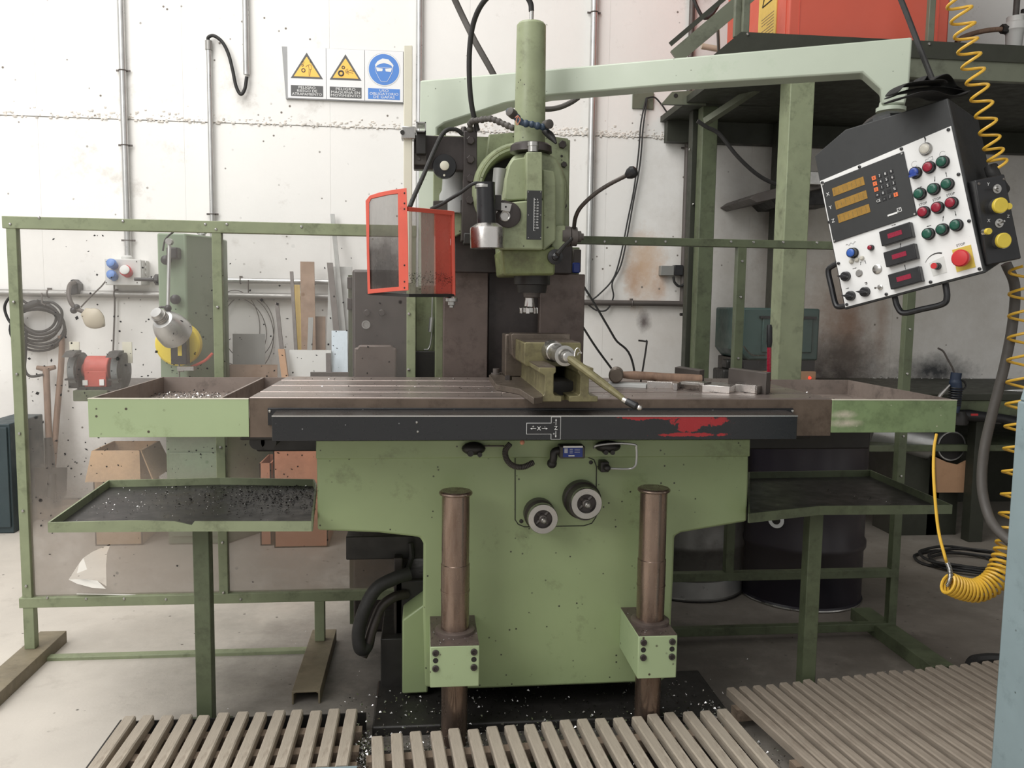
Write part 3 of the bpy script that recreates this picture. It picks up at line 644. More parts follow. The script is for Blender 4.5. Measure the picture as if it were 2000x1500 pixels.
part('door', B().box(x0+.02, x1-.012, 5.285, 5.3, .04, z1-.02), 'dark_blue_panel', t, bev=.003)

# ------------------------------------------------------------------ machine
T = 1.15
KY = 2.78
mm = thing('milling_machine', 'large green milling machine with long table, vertical head and twin guide columns', 'machine', (.4, 3.2, 0))
def pr(name, x0, y0, x1, y1, Y, dep, m, parent=None, bev=.004, **k):
    a, c, z0, z1 = rect(x0, y0, x1, y1, Y)
    return part(name, B().box(a, c, Y, Y+dep, z0, z1), m, parent or mm, bev, **k)
def px2(pts, Y): return [(v.x, v.z) for v in (at(x, y, Y) for x, y in pts)]

# body under the table: T shaped front
pts = [(618, 868), (1463, 868), (1462, 950), (1459, 1019), (1330, 1041), (1318, 1048), (1316, 1120), (1311, 1215), (1306, 1322), (1290, 1332), (925, 1346), (830, 1343), (826, 1200), (827, 1062), (820, 1050), (740, 1041), (620, 1036)]
part('knee', B().prism(px2(pts, KY), KY, KY+.42), 'green_cast', mm, .008)
part('knee_top_band', B().prism(px2([(617, 860), (1466, 858), (1465, 892), (617, 897)], KY-.012), KY-.012, KY+.4), 'green_cast', mm, .004)
c = at(826, 1060, KY+.02); d0 = at(797, 1190, KY+.15)
part('base_casting', B().prism([(d0.x-.02, .05), (c.x+.02, .05), (c.x+.02, at(810, 1180, KY+.15).z+.02), (d0.x-.02, at(797, 1205, KY+.15).z)], KY+.12, KY+.5), 'green_cast', mm, .006)
part('machine_bed', B().box(at(770, 1300, 3.1).x, at(1270, 1300, 3.1).x, 3.05, 4.5, 0, .42), 'dark_iron', mm, .01)
part('bed_plinth', B().box(at(735, 1330, 2.95).x, at(1380, 1330, 2.95).x, 2.7, 3.05, 0, .035), 'dark_iron', mm, .006)
# column: dark way covers behind the table, green housing behind them
CY = 3.42
pr('column', 850, 480, 1128, 900, CY+.1, .9, 'green_head')
pr('way_cover', 865, 531, 952, 900, CY, .10, 'brown_steel')
pr('way_cover', 952, 533, 1052, 900, CY+.05, .05, 'oily_steel')
pr('way_cover', 1052, 535, 1139, 900, CY, .10, 'brown_steel')
pr('way_cover', 888, 458, 1118, 533, 3.36, .1, 'oily_steel')
pr('side_housing', 812, 560, 866, 690, CY+.3, .4, 'green_head')
pr('side_housing', 800, 686, 866, 760, CY+.25, .4, 'dark_iron')
pr('limit_switch', 1120, 487, 1135, 532, CY+.06, .06, 'dark_plate')
pr('limit_switch', 1119, 513, 1133, 533, CY+.05, .02, 'sticker_blue')

# electrical feed box left of the column
EY = 3.60
eb = thing('gearbox_housing', 'dark oily cabinet with round bosses between the left screen and the machine column', 'cabinet', (at(740, 740, EY).x, EY, 0))
x0, x1, z0, z1 = rect(688, 527, 800, 760, EY)
part('body', B().box(x0, x1, EY, EY+.45, 0.0, z1), 'oily_steel', eb, .012)
x0, x1, z0, z1 = rect(692, 680, 774, 770, EY-.06)
part('raised_cover', B().prism([(x0, z0), (x1, z0), (x1, z1), (x1-.012, z1), (x1-.02, z1+.012), (x0+.02, z1+.012), (x0+.012, z1), (x0, z1)], EY-.06, EY), 'brown_steel', eb, .008)
for px, py, r in ((717, 611, .014), (746, 611, .014)):
    c = at(px, py, EY); part('boss', B().lathe(c, (0, -1, 0), [(0, r), (.015, r), (.018, r*.8)]), 'oily_steel', eb)
c = at(715, 634, EY); part('sight_glass', B().lathe(c, (0, -1, 0), [(0, .018), (.01, .018), (.01, .012), (.004, .011)]), 'steel', eb)
x0, x1, z0, z1 = rect(678, 541, 688, 605, EY+.05)
part('hinge', B().box(x0, x1, EY+.05, EY+.1, z1-.05, z1).box(x0, x1, EY+.05, EY+.1, z0, z0+.05), 'oily_steel', eb, .003)
part('side_door', B().box(x0, x1+.02, EY+.1, EY+.4, 0.0, z1+.01), 'green_frame_dark', eb)

# table with T slots
TX0, TX1 = at(487, 778, 2.6).x, at(1624, 778, 2.6).x
TY0, TY1 = 2.6, 3.31
slots = [2.6+.71*k for k in (.22, .5, .78)]; w = .009
ys = [TY0]+[v for s in slots for v in (s-w, s+w)]+[TY1]
prof = [(TY0, T-.115), (TY0, T)]
for s in slots: prof += [(s-w, T), (s-w, T-.02), (s-.018, T-.02), (s-.018, T-.034), (s+.018, T-.034), (s+.018, T-.02), (s+w, T-.02), (s+w, T)]
prof += [(TY1, T), (TY1, T-.115)]
tb = part('table', B().prism(prof, TX0, TX1, 'x'), 'table_iron', mm, .0015)
part('table_front_face', B().box(TX0, TX1, TY0-.004, TY0, T-.122, T-.004), 'table_side', tb)
part('saddle', B().box(at(500, 860, KY+.05).x, at(1700, 860, KY+.05).x, KY+.05, TY1-.05, at(1000, 880, KY+.05).z, T-.115), 'dark_iron', mm, .006)
part('saddle_way', B().box(at(480, 870, 2.75).x, at(1560, 860, 2.75).x, TY0+.06, TY1-.05, at(1000, 850, 2.75).z, T-.115), 'dark_iron', mm, .006)
for px in (497, 520): 
    c = at(px, 868, 2.66); part('wiper_bolt', B().cyl((c.x, 2.70, c.z), (c.x, 2.84, c.z), .024), 'dark_iron', mm)
# front cover strip
CYF = 2.5
x0, x1, z0, z1 = rect(531, 812, 1557, 860, CYF)
cv = part('front_cover', B().box(x0, x1, CYF, CYF+.1, z0, z1), 'black_cover', mm, .002)
part('cover_lip', B().prism([(CYF-.001, z1-.004), (CYF-.001, z1), (CYF+.004, z1+.0005), (CYF+.085, z1+.006), (CYF+.1, z1+.006), (CYF+.1, z1-.004)], x0, x1, 'x'), 'lip_black', cv, .001)
part('bright_edge', B().box(x0, x1, CYF-.0012, CYF+.0015, z1-.0025, z1+.0006), 'bright_lip', cv)  # thin bright strip along the cover's front edge
part('cover_strip', B().box(at(523, 800, 2.59).x, at(1549, 800, 2.59).x, 2.588, 2.5955, at(1000, 830, 2.59).z, at(1000, 797, 2.59).z), 'black_paint', cv, .001)
for px in (527, 709, 887, 1228, 1392, 1548):
    c = at(px, 803, 2.588); part('screw', B().ball(c, (.005, .004, .005), 8), 'steel', cv)
for px, py in ((814, 825), (816, 843)):
    c = at(px, py, CYF); part('rivet', B().ball(c, (.004, .003, .004), 8), 'steel', cv)
a, c_, zz0, zz1 = rect(1028, 826, 1077, 848, CYF)
pl = part('axis_plate', B().box(a, c_, CYF-.0012, CYF, zz0, zz1), 'white_print', cv)
part('plate_face', B().box(a+.0012, c_, CYF-.0016, CYF-.0012, zz0+.0012, zz1-.0012), 'black_paint', pl)
def arrow(bb, p, d, L, w, y, h=None):
    """flat arrow in the xz plane"""
    h = h or w*3; d = Vector((d[0], 0, d[1])).normalized(); n = Vector((d.z, 0, -d.x)); p = Vector((p[0], y, p[1])); e = p+d*(L-h)
    return bb.add([p+n*w/2, p-n*w/2, e-n*w/2, e+n*w/2], [(0, 1, 2, 3)]).add([e+n*h*.45, e-n*h*.45, e+d*h], [(0, 1, 2)])
zm = (zz0+zz1)/2; xm = (a+c_)/2; bb = B(); yy = CYF-.002
bb.text('X', (xm, CYF-.0016, zm), (1, 0, 0), (0, 0, 1), .017)
arrow(bb, (xm-.009, zm), (-1, 0), .018, .0014, yy, .006); arrow(bb, (xm+.009, zm), (1, 0), .018, .0014, yy, .006)
bb.text('+', (xm-.018, CYF-.0016, zm+.006), (1, 0, 0), (0, 0, 1), .012).text('-', (xm+.018, CYF-.0016, zm+.006), (1, 0, 0), (0, 0, 1), .012)
part('lettering', bb, 'white_print', pl)
a, c_, zz0, zz1 = rect(1076, 814, 1095, 858, CYF)
pl = part('axis_plate', B().box(a, c_, CYF-.0014, CYF, zz0, zz1), 'white_print', cv)
part('plate_face', B().box(a+.0012, c_-.0012, CYF-.0018, CYF-.0014, zz0+.0012, zz1-.0012), 'black_paint', pl)
zm = (zz0+zz1)/2; xm = (a+c_)/2; bb = B(); yy = CYF-.0022
bb.text('Z', (xm, CYF-.0018, zm), (1, 0, 0), (0, 0, 1), .016)
arrow(bb, (xm, zm+.009), (0, 1), .02, .0014, yy, .006); arrow(bb, (xm, zm-.009), (0, -1), .02, .0014, yy, .006)
bb.text('-', (xm-.006, CYF-.0018, zm+.018), (1, 0, 0), (0, 0, 1), .012).text('+', (xm-.006, CYF-.0018, zm-.018), (1, 0, 0), (0, 0, 1), .012)
part('lettering', bb, 'white_print', pl)

# end chip trays on the table
def end_tray(x0, x1, ylo, m, fz, name='end_tray', mid=None, droop=0.0):
    k = .006; zt = T-.004; zb = fz
    s = part(name, B().box(x0, x1, TY0-.008, TY0-.008+k, zb, zt), m, mm, .001)
    s2 = part('tray_rim', B().box(x0, x1, TY1-.006, TY1, zt-.07, zt), 'tray_floor', s)
    part('tray_rim', B().box(x0, x0+k, TY0, TY1, zt-.07, zt) if x0 < 0 else B().box(x1-k, x1, TY0, TY1, zt-.07, zt), 'tray_floor', s)
    part('tray_bottom', B().box(x0, x1, TY0, TY1, zt-.066, zt-.06), 'tray_floor', s)
    if mid is not None: part('divider', B().box(mid, mid+k*1.4, TY0, TY1, zt-.06, zt), 'tray_floor', s)
    part('rim_edge', B().box(x0, x1, TY0-.009, TY0+.002, zt-.001, zt+.0015), 'cream_bar', s)
    return s
lx0 = at(172, 820, 2.59).x; lx1 = TX0-.001
lt = end_tray(lx0, lx1, 0, 'green_tray', at(330, 854, 2.59).z, mid=at(425, 775, 2.6).x)
rx0, rx1 = TX1+.001, at(1868, 817, 2.59).x
rt = end_tray(rx0, rx1, 0, 'green_tray_worn', at(1745, 845, 2.59).z)
part('swarf', chips('', lambda r: (r.uniform(lx0+.06, lx1-.15)+r.gauss(0, .02), r.uniform(2.66, 3.2), T-.062+r.random()*.012), 900, '', None, (.003, .009), 11), 'swarf', lt, kind='stuff')
part('dark_swarf', chips('', lambda r: (r.uniform(lx0+.01, lx1), r.uniform(2.62, 3.29), T-.062+r.random()*.01), 900, '', None, (.003, .01), 12), 'swarf_dark', lt, kind='stuff')
part('swarf', chips('', lambda r: (rx0+.04+abs(r.gauss(0, .12)), min(3.28, 2.95+r.gauss(0, .1)), T-.062+r.random()*.012), 260, '', None, (.003, .01), 13), 'swarf', rt, kind='stuff')
part('loose_swarf', chips('', lambda r: (r.uniform(TX0, TX1), r.uniform(2.61, 3.3), T), 260, '', None, (.002, .006), 14), 'swarf', tb, kind='stuff')
part('dark_swarf', chips('', lambda r: (r.uniform(TX0, TX1), r.uniform(2.61, 3.3), T), 300, '', None, (.002, .007), 15), 'swarf_dark', tb, kind='stuff')

# fittings on the knee
cp = [(1006, 885), (1006, 1015), (1012, 1024), (1024, 1029), (1140, 1027), (1156, 1022), (1164, 1010), (1165, 912), (1160, 898), (1148, 893)]
P_ = [at(x, y, KY-.001) for x, y in cp]
fp = part('cover_plate', B().tube(P_, .0017, 6), 'dark_iron', mm, label='dark joint line of the cover plate')
for px, py in ((1018, 1018), (1154, 903)):
    c = at(px, py, KY); part('screw', B().lathe(c, (0, -1, 0), [(0, .007), (.002, .007), (.003, .004)], 14), 'dark_iron', fp)
def dial(px, py, r, backpx, backpy, backr):
    f = at(px, py, KY-.10); bk = at(backpx, backpy, KY-.02)
    g = part('feed_dial', B().lathe((f.x, KY+.01, bk.z), (0, -1, 0), [(0, backr), (.05, backr), (.055, backr*.93), (.10, backr*.86), (.10, backr*.5)], 36), 'oily_steel', mm)
    f = Vector((f.x, KY-.085, f.z)); z = f.z
    part('dial_ring', B().lathe((f.x, KY-.085, z), (0, -1, 0), [(0, r*.60), (0, r), (.02, r), (.023, r*.97), (.023, r*.62), (.0, r*.60)], 40), 'steel', g)
    part('hub', B().lathe((f.x, KY-.06, z), (0, -1, 0), [(0, r*.6), (.015, r*.6), (.02, r*.3), (.05, r*.26), (.052, r*.2), (.065, r*.2), (.067, r*.15)], 24), 'dark_plate', g)
    for k in range(4):
        a = pi/4+k*pi/2; part('clutch_tooth', B().tube([(f.x+cos(a)*r*.25, KY-.088, z+sin(a)*r*.25), (f.x+cos(a)*r*.56, KY-.088, z+sin(a)*r*.56)], r*.12, 6), 'dark_plate', g)
    part('crank_stub', B().lathe((f.x, KY-.11, z), (0, -1, 0), [(0, r*.17), (.02, r*.17), (.022, r*.13), (.018, r*.08)], 18), 'steel', g)
dial(1060, 1013, .05, 1053, 1004, .053)
dial(1145, 983, .052, 1137, 975, .064)
# fittings under the strip
hs = part('coiled_lead', B().tube(curve(pix((997, 866, KY-.05), (987, 880, KY-.05), (990, 898, KY-.05), (1003, 910, KY-.05), (1022, 912, KY-.05), (1042, 903, KY-.04))), .0085, 10), 'rubber', mm)
bb = B(); P_ = curve(pix((997, 866, KY-.05), (987, 880, KY-.05), (990, 898, KY-.05), (1003, 910, KY-.05), (1022, 912, KY-.05), (1042, 903, KY-.04)), 7)
for i in range(1, len(P_)-1): bb.ring(P_[i], P_[i+1]-P_[i-1], .009, .0016, 12, 5)
part('spring_guard', bb, 'dark_plate', hs)
pr('sensor_box', 1094, 872, 1143, 896, KY-.075, .06, 'hose_grey', label='grey sensor box with blue label')
a, c_, zz0, zz1 = rect(1100, 871, 1138, 893, KY-.077)
sb = part('sensor_label', B().box(a, c_, KY-.0765, KY-.075, zz0, zz1), 'sticker_blue', mm)
bb = B().box(a, c_, KY-.0775, KY-.0765, zz1-.006, zz1)
for k in range(4): bb.box(a+.004, a+.015, KY-.0775, KY-.0765, zz1-.011-k*.0042, zz1-.0085-k*.0042)
for k in range(3): bb.box(a+.022, a+.032, KY-.0775, KY-.0765, zz1-.012-k*.006, zz1-.0105-k*.006).box(a+.038, a+.056, KY-.0775, KY-.0765, zz1-.012-k*.005, zz1-.011-k*.005)
bb.box(a+.018, a+.038, KY-.0775, KY-.0765, zz0+.003, zz0+.0065)
part('print', bb, 'white_print', sb)
part('sensor_elbow', B().tube(curve(pix((1098, 880, KY-.05), (1083, 882, KY-.05), (1081, 895, KY-.05), (1078, 907, KY-.04)), 4), .013, 12).ball(at(1078, 905, KY-.04), .017), 'dark_iron', mm)
part('limit_block', B().ball(at(925, 876, KY-.03), (.04, .03, .022)).lathe(at(918, 883, KY-.03), (0, -1, 0), [(0, .012), (.03, .01)]).lathe(at(936, 885, KY-.03), (0, -1, 0), [(0, .009), (.03, .008)]), 'dark_iron', mm)
part('limit_block', B().ball(at(1187, 872, KY-.03), (.045, .03, .02)).lathe(at(1180, 881, KY-.03), (0, -1, 0), [(0, .008), (.03, .008)]).lathe(at(1193, 881, KY-.03), (0, -1, 0), [(0, .008), (.03, .008)]), 'dark_iron', mm)
part('oil_pipe', B().tube(curve(pix((1160, 875, KY-.05), (1166, 870, KY-.06), (1200, 866, KY-.06), (1238, 868, KY-.07), (1243, 876, KY-.07), (1243, 900, KY-.07), (1239, 912, KY-.07), (1225, 916, KY-.06), (1190, 915, KY-.05)), 5), .004, 8), 'galvanised', mm)
part('pipe_elbow', B().box(at(1174, 905, KY-.05).x, at(1190, 905, KY-.05).x, KY-.05, KY, at(1180, 917, KY).z, at(1180, 897, KY).z).ball(at(1186, 914, KY-.06), .012), 'dark_iron', mm, .003)
c = at(1020, 864, 2.58); part('drain_plug', B().ball(c, .008, 10), 'cardboard_orange', mm)
part('thin_pipe', B().tube(pix((935, 871, KY-.03), (985, 871, KY-.03)), .003, 6), 'dark_plate', mm)

# twin guide columns with clamp blocks
for cx, (bx0, by0, bx1, by1), capy in ((888, (840, 1262, 936, 1342), 965), (1275, (1246, 1242, 1322, 1325), 959)):
    by = 2.53; a, c_, zz0, zz1 = rect(bx0, by0, bx1, by1, by); ax = (a+c_)/2+.004; cyy = 2.645
    tz = at(cx, capy-7, cyy).z
    g = part('guide_column', B().lathe((ax, cyy, 0), (0, 0, 1), [(0, .043), (zz1+.0, .043), (zz1, .046), (tz-.33, .046), (tz-.33, .0475), (tz-.325, .0475), (tz-.325, .0465), (tz-.24, .0465), (tz-.238, .0445), (tz-.01, .0445)], 36), 'brushed_rust', mm)
    part('cap', B().lathe((ax, cyy, tz-.012), (0, 0, 1), [(0, .052), (.004, .054), (.008, .053), (.012, .048)], 36), 'brushed_rust', g, label='flat cap disc')
    k = part('clamp_block', B().box(a, c_, by, KY, zz0, zz1), 'green_tray', mm, .003)
    part('block_top', B().box(a+.001, c_-.001, by+.001, KY, zz1, zz1+.002), 'brown_steel', k)
    part('collar', B().lathe((ax, cyy, zz1+.002), (0, 0, 1), [(0, .064), (.01, .064), (.014, .058), (.014, .05)], 32), 'brown_steel', k)
    for sx in (a+.017, c_-.017):
        for q in range(3):
            zz = zz1-.02-.025*q
            if q == 1: part('bolt_hole', B().lathe((sx, by, zz), (0, -1, 0), [(0, .0085), (.0006, .0085)], 18), 'ink', k)
            else: part('socket_bolt', sock(B(), (sx, by, zz), .0105, .006), 'oily_steel', k)
    part('swarf', chips('', lambda r: (r.uniform(a, c_), r.uniform(by+.003, KY-.02), zz1+.003), 160, '', None, (.002, .006), 31), 'swarf', k, kind='stuff')

# ------------------------------------------------------------------ milling head
HY = 2.92
pr('ram_plate', 846, 268, 1112, 462, 3.36, .1, 'green_head')
pl = part('back_plate', B().prism(px2([(955, 262), (1012, 258), (1110, 270), (1112, 320), (1112, 440), (1100, 478), (930, 462)], 3.30), 3.30, 3.38), 'green_head', mm, .004)
for px, py, r in ((1098, 283, .016), (1097, 305, .005), (1101, 322, .012), (1101, 402, .012), (1101, 470, .010)):
    c = at(px, py, 3.30); part('bolt', hexbolt(B(), c, r, .014) if r > .006 else B().lathe(c, (0, -1, 0), [(0, r), (.001, r)], 12), 'oily_steel' if r > .006 else 'ink', pl)
x0, x1, z0, z1 = rect(808, 263, 930, 333, 3.22)
bp = part('guard_bracket', B().prism(px2([(808, 263), (932, 268), (932, 334), (808, 330)], 3.22), 3.22, 3.27), 'oily_steel', mm, .003)
bd = part('bracket_bar', B().prism(px2([(906, 255), (932, 256), (932, 470), (901, 470), (905, 334)], 3.20), 3.20, 3.29), 'oily_steel', mm, .003)
for px, py in ((919, 275), (919, 312), (919, 349), (918, 391)):
    c = at(px, py, 3.2); part('hex_bolt', hexbolt(B(), c, .016, .014), 'oily_steel', bd)
for px, py, Yq in ((906, 254, 3.24), (924, 254, 3.24)):
    c = at(px, py, Yq); part('stud', B().lathe(c, (0, 0, 1), [(-.02, .012), (.006, .012), (.012, .008)], 12), 'oily_steel', bp)
pr('dial_mount', 906, 455, 935, 476, 3.18, .1, 'dark_iron')
c = at(868, 325, 3.2)
kb = part('round_knob', B().lathe((c.x, 3.22, c.z), (0, -1, 0), [(0, .044), (.02, .045), (.03, .042), (.032, .025)], 36), 'black_paint', mm)
part('knob_centre', B().lathe((c.x, 3.188, c.z), (0, -1, 0), [(0, .017), (.008, .017), (.01, .014)], 24), 'cream_bar', kb)
part('knob_mark', B().lathe((c.x-.001, 3.1895, c.z-.034), (0, -1, 0), [(0, .004), (.0015, .004)], 12), 'cream_bar', kb)
# motor and gear (grey casting) behind
part('feed_motor', B().lathe(at(886, 372, 3.33), (0, 0, 1), [(-.09, .052), (-.088, .056), (-.02, .056), (0, .046), (.1, .040), (.12, .036)], 30), 'grey_cast', mm, label='grey feed motor')
part('motor_flange', B().prism(px2([(846, 392), (906, 390), (906, 415), (858, 418), (846, 412)], 3.28), 3.28, 3.4), 'hose_grey', mm, .003)
part('motor_gearbox', B().prism(px2([(858, 416), (902, 414), (902, 455), (888, 462), (860, 462)], 3.30), 3.30, 3.42), 'green_head', mm, .003)

# swivel ring casting behind the head
c = at(1018, 372, 3.15)
sw_ = part('swivel_ring', B().lathe((c.x, 3.30, c.z), (0, -1, 0), [(0, .184), (.08, .182), (.13, .178), (.15, .168), (.152, .15), (.14, .142), (.03, .138)], 64), 'green_head', mm)
part('ring_recess_shade', B().lathe((c.x, 3.30, c.z), (0, -1, 0), [(0, .140), (.045, .140)], 48), 'dark_iron', sw_)  # dark disc stands in for the shadow inside the ring
part('ring_face', B().ring((c.x, 3.155, c.z), (0, 1, 0), .161, .007, 56, 8), 'green_chipped', sw_)
part('inner_sleeve', B().cyl(at(972, 392, 3.05), at(978, 330, 3.05), .024, .026), 'grey_plate', sw_)
# head castings
hd = part('head_body', B().prism(px2([(988, 345), (994, 318), (1003, 303), (1028, 296), (1062, 296), (1086, 306), (1098, 330), (1104, 352), (1105, 440), (1092, 470), (1086, 500), (1084, 538), (984, 538), (980, 480), (980, 400)], 2.97), 2.97, 3.26), 'green_head', mm, .012)
part('head_front', B().prism(px2([(987, 350), (994, 322), (1002, 310), (1030, 306), (1030, 372), (1028, 390), (990, 392), (986, 388)], HY), HY, 2.98), 'green_head', hd, .010)
part('head_plate', B().prism(px2([(979, 396), (1061, 389), (1061, 488), (978, 487)], 2.90), 2.90, 2.98), 'green_head', hd, .006)
part('depth_stop_cover', B().prism(px2([(1028, 297), (1059, 297), (1060, 388), (1029, 388)], 2.87), 2.87, 2.96), 'green_head', hd, .003)
part('head_side', B().prism(px2([(1060, 330), (1082, 334), (1086, 350), (1086, 470), (1064, 488), (1060, 488)], 2.93), 2.93, 3.0), 'green_head', hd, .006)
part('nose', B().prism(px2([(979, 486), (1065, 487), (1084, 480), (1084, 537), (984, 538)], 2.935), 2.935, 3.24), 'green_chipped', hd, .008)
part('top_cap', B().lathe(at(1037, 293, 2.99), (0, 0, 1), [(-.01, .074), (.012, .072), (.02, .062)], 32), 'oily_steel', hd)
part('oil_filler', B().lathe(at(1041, 297, 2.90), (0, 0, 1), [(0, .018), (.018, .018), (.019, .02), (.032, .02), (.034, .015)], 24), 'steel', hd)
a, c_, zz0, zz1 = rect(1029, 372, 1058, 468, 2.865)
sc = part('depth_scale', B().box(a, c_, 2.865, 2.87, zz0, zz1), 'black_panel', hd, .0008)
bb = B(); xm = (a+c_)/2
bb.box(xm-.002, xm-.0005, 2.8642, 2.865, zz0+.03, zz1-.025)
for k in range(12): bb.box(xm-.002, xm+.004, 2.8642, 2.865, zz1-.03-k*.0095, zz1-.0292-k*.0095)
for k in range(11): bb.text('%d' % (k*10), (xm+.0105, 2.865, zz1-.03-k*.0095), (1, 0, 0), (0, 0, 1), .007)
part('scale_print', bb, 'white_print', sc)
for px, py in ((1032, 375), (1056, 375), (1032, 420), (1056, 420), (1032, 464), (1056, 464)):
    c = at(px, py, 2.865); part('rivet', B().ball(c, (.002, .0015, .002), 8), 'steel', sc)
# hydraulic counterweight cylinder on top
zt_, zb_ = at(1037, 46, 3.02).z, at(1037, 292, 3.02).z; cc = at(1036, 170, 3.02)
cyc = part('top_cylinder', B().lathe((cc.x, 3.02, zb_), (0, 0, 1), [(0, .0555), (zt_-zb_-.008, .051), (zt_-zb_, .045)], 44), 'green_head', hd)
MATS['green_head'].name
part('cylinder_fitting', B().lathe((cc.x, 3.02, zt_), (0, 0, 1), [(0, .009), (.006, .009), (.008, .007), (.03, .0075), (.045, .0075)], 16), 'steel', cyc)
part('cylinder_hose', B().tube(curve(pix((1038, 22, 3.02), (1036, 6, 3.02), (1025, -10, 3.02), (1000, -22, 3.03), (965, -14, 3.05), (940, 10, 3.08), (924, 48, 3.12), (917, 100, 3.14), (917, 160, 3.16), (922, 210, 3.18), (933, 256, 3.2))), .0095, 12), 'rubber', mm, label='black hose looping from the top cylinder')
part('side_cable', B().tube(curve(pix((903, 262, 3.18), (893, 254, 3.17), (876, 253, 3.16), (862, 265, 3.14), (845, 300, 3.08), (826, 345, 3.0), (808, 385, 2.9), (800, 405, 2.86))), .008, 10), 'rubber', mm)
# spindle and cutter
sx = at(1036, 560, 3.1)
sp = part('spindle_housing', B().lathe((sx.x, 3.06, at(1036, 572, 3.06).z), (0, 0, 1), [(0, .04), (.0, .052), (.028, .056), (.03, .066), (.062, .066)], 36), 'dark_iron', hd)
part('spindle_nose', B().lathe((sx.x, 3.06, at(1036, 582, 3.06).z), (0, 0, 1), [(0, .026), (.004, .03), (.03, .034)], 28), 'dark_plate', sp)
part('cutter_shank', B().lathe((sx.x-.008, 3.06, at(1030, 600, 3.06).z), (0, 0, 1), [(0, .02), (.03, .016), (.045, .02), (.06, .02)], 24), 'shiny_steel', sp)
bb = B(); zc = at(1029, 612, 3.06).z; bb.lathe((sx.x-.01, 3.06, zc), (0, 0, 1), [(0, .022), (.004, .027), (.02, .026), (.026, .018)], 24)
part('cutter_body', bb, 'steel', sp)
for k in range(6):
    a = k*pi/3+.3; p = Vector((sx.x-.01+cos(a)*.028, 3.06+sin(a)*.028, zc)); t_ = Vector((-sin(a), cos(a), 0)); n_ = Vector((cos(a), sin(a), 0))
    part('cutter_tooth', B().add([p-t_*.006, p+t_*.006, p+t_*.004+Vector((0, 0, .02)), p-t_*.006+Vector((0, 0, .022)), p-t_*.006+n_*.006, p+t_*.006+n_*.006, p+t_*.004+n_*.005+Vector((0, 0, .018)), p-t_*.006+n_*.006+Vector((0, 0, .02))], [(0, 1, 2, 3), (7, 6, 5, 4), (0, 4, 5, 1), (1, 5, 6, 2), (2, 6, 7, 3), (3, 7, 4, 0)]), 'shiny_steel', sp)
# worm clamp, left side of head
c = at(993, 419, 2.89)
cl = part('clamp_disc', B().lathe((c.x, 2.905, c.z), (0, -1, 0), [(0, .044), (.012, .044), (.014, .04)], 32).lathe((c.x-.02, 2.91, c.z), (0, -1, 0), [(0, .05), (.006, .05)], 32), 'oily_steel', hd)
c = at(987, 421, 2.87); part('clamp_ring', B().ring((c.x, 2.885, c.z), (0, 1, 0), .0155, .0035, 24, 8).lathe((c.x, 2.905, c.z), (0, -1, 0), [(0, .014), (.02, .014)]), 'steel', cl)
part('clamp_arm', B().prism(px2([(975, 395), (1000, 398), (996, 414), (974, 410), (969, 417), (969, 382), (980, 380), (980, 392)], 2.88), 2.88, 2.9), 'steel', cl, .001)
c = at(988, 404, 2.88); part('clamp_hole', B().lathe(c, (0, -1, 0), [(0, .0035), (.0008, .0035)], 12), 'ink', cl)
# round lamp / viewer: black tube with a steel cup
cl = part('work_light', B().lathe(at(950, 440, 2.84), Vector((-.03, 0, 1)), [(0, .032), (.13, .031), (.14, .0315)], 32), 'black_paint', mm, label='black tube of the work light')
part('top_ring', B().lathe(at(946, 367, 2.84), Vector((-.03, 0, 1)), [(0, .032), (.008, .032), (.012, .028)], 32), 'steel', cl)
part('steel_cup', B().lathe(at(952, 485, 2.84), Vector((-.02, 0, 1)), [(0, .05), (0, .057), (.06, .058), (.068, .056), (.082, .036)], 40), 'shiny_steel', cl)
part('light_cable', B().tube(curve(pix((945, 363, 2.84), (936, 358, 2.84), (922, 360, 2.84), (900, 376, 2.86), (880, 388, 2.88), (860, 400, 2.9), (842, 408, 2.93))), .006, 10), 'rubber', cl)
part('light_bracket', B().box(at(962, 400, 2.88).x, at(978, 400, 2.88).x, 2.86, 2.9, at(970, 412, 2.88).z, at(970, 382, 2.88).z), 'dark_iron', cl, .002)
# quill lever right
hb = at(1112, 462, 2.98)
hub = part('lever_hub', B().lathe((at(1096, 462, 2.98).x, 2.98, hb.z), (1, 0, 0), [(0, .036), (.03, .036), (.032, .03), (.034, .034), (.055, .034), (.057, .02), (.07, .02), (.072, .012), (.08, .012)], 30), 'dark_plate', hd)
part('side_lug', B().prism(px2([(1078, 441), (1105, 440), (1104, 486), (1088, 490), (1078, 488)], 2.95), 2.95, 3.05), 'green_head', hd, .005)
lv = part('feed_lever', B().tube(curve(pix((1121, 445, 2.96), (1124, 425, 2.93), (1134, 405, 2.9), (1160, 380, 2.86), (1190, 360, 2.82), (1225, 342, 2.78)), 5), .0072, 10), 'lever_iron', hub)
a, c_ = at(1223, 344, 2.78), at(1245, 330, 2.76); d = (c_-a).normalized()
part('lever_knob', B().lathe(a, d, [(0, .010), (.012, .018), (.026, .021), (.036, .016), (.041, .006)], 20), 'black_paint', hub)
part('lock_lever', B().tube(pix((1116, 467, 2.92), (1102, 480, 2.9), (1088, 497, 2.88)), [.006, .007, .009], 10).ball(at(1115, 467, 2.92), .0085, 10), 'dark_iron', hub)
part('lock_hub', B().lathe(at(1083, 502, 2.93), (0, -1, 0), [(0, .026), (.02, .026), (.024, .014), (.04, .013), (.045, .006)], 24), 'black_paint', hd)
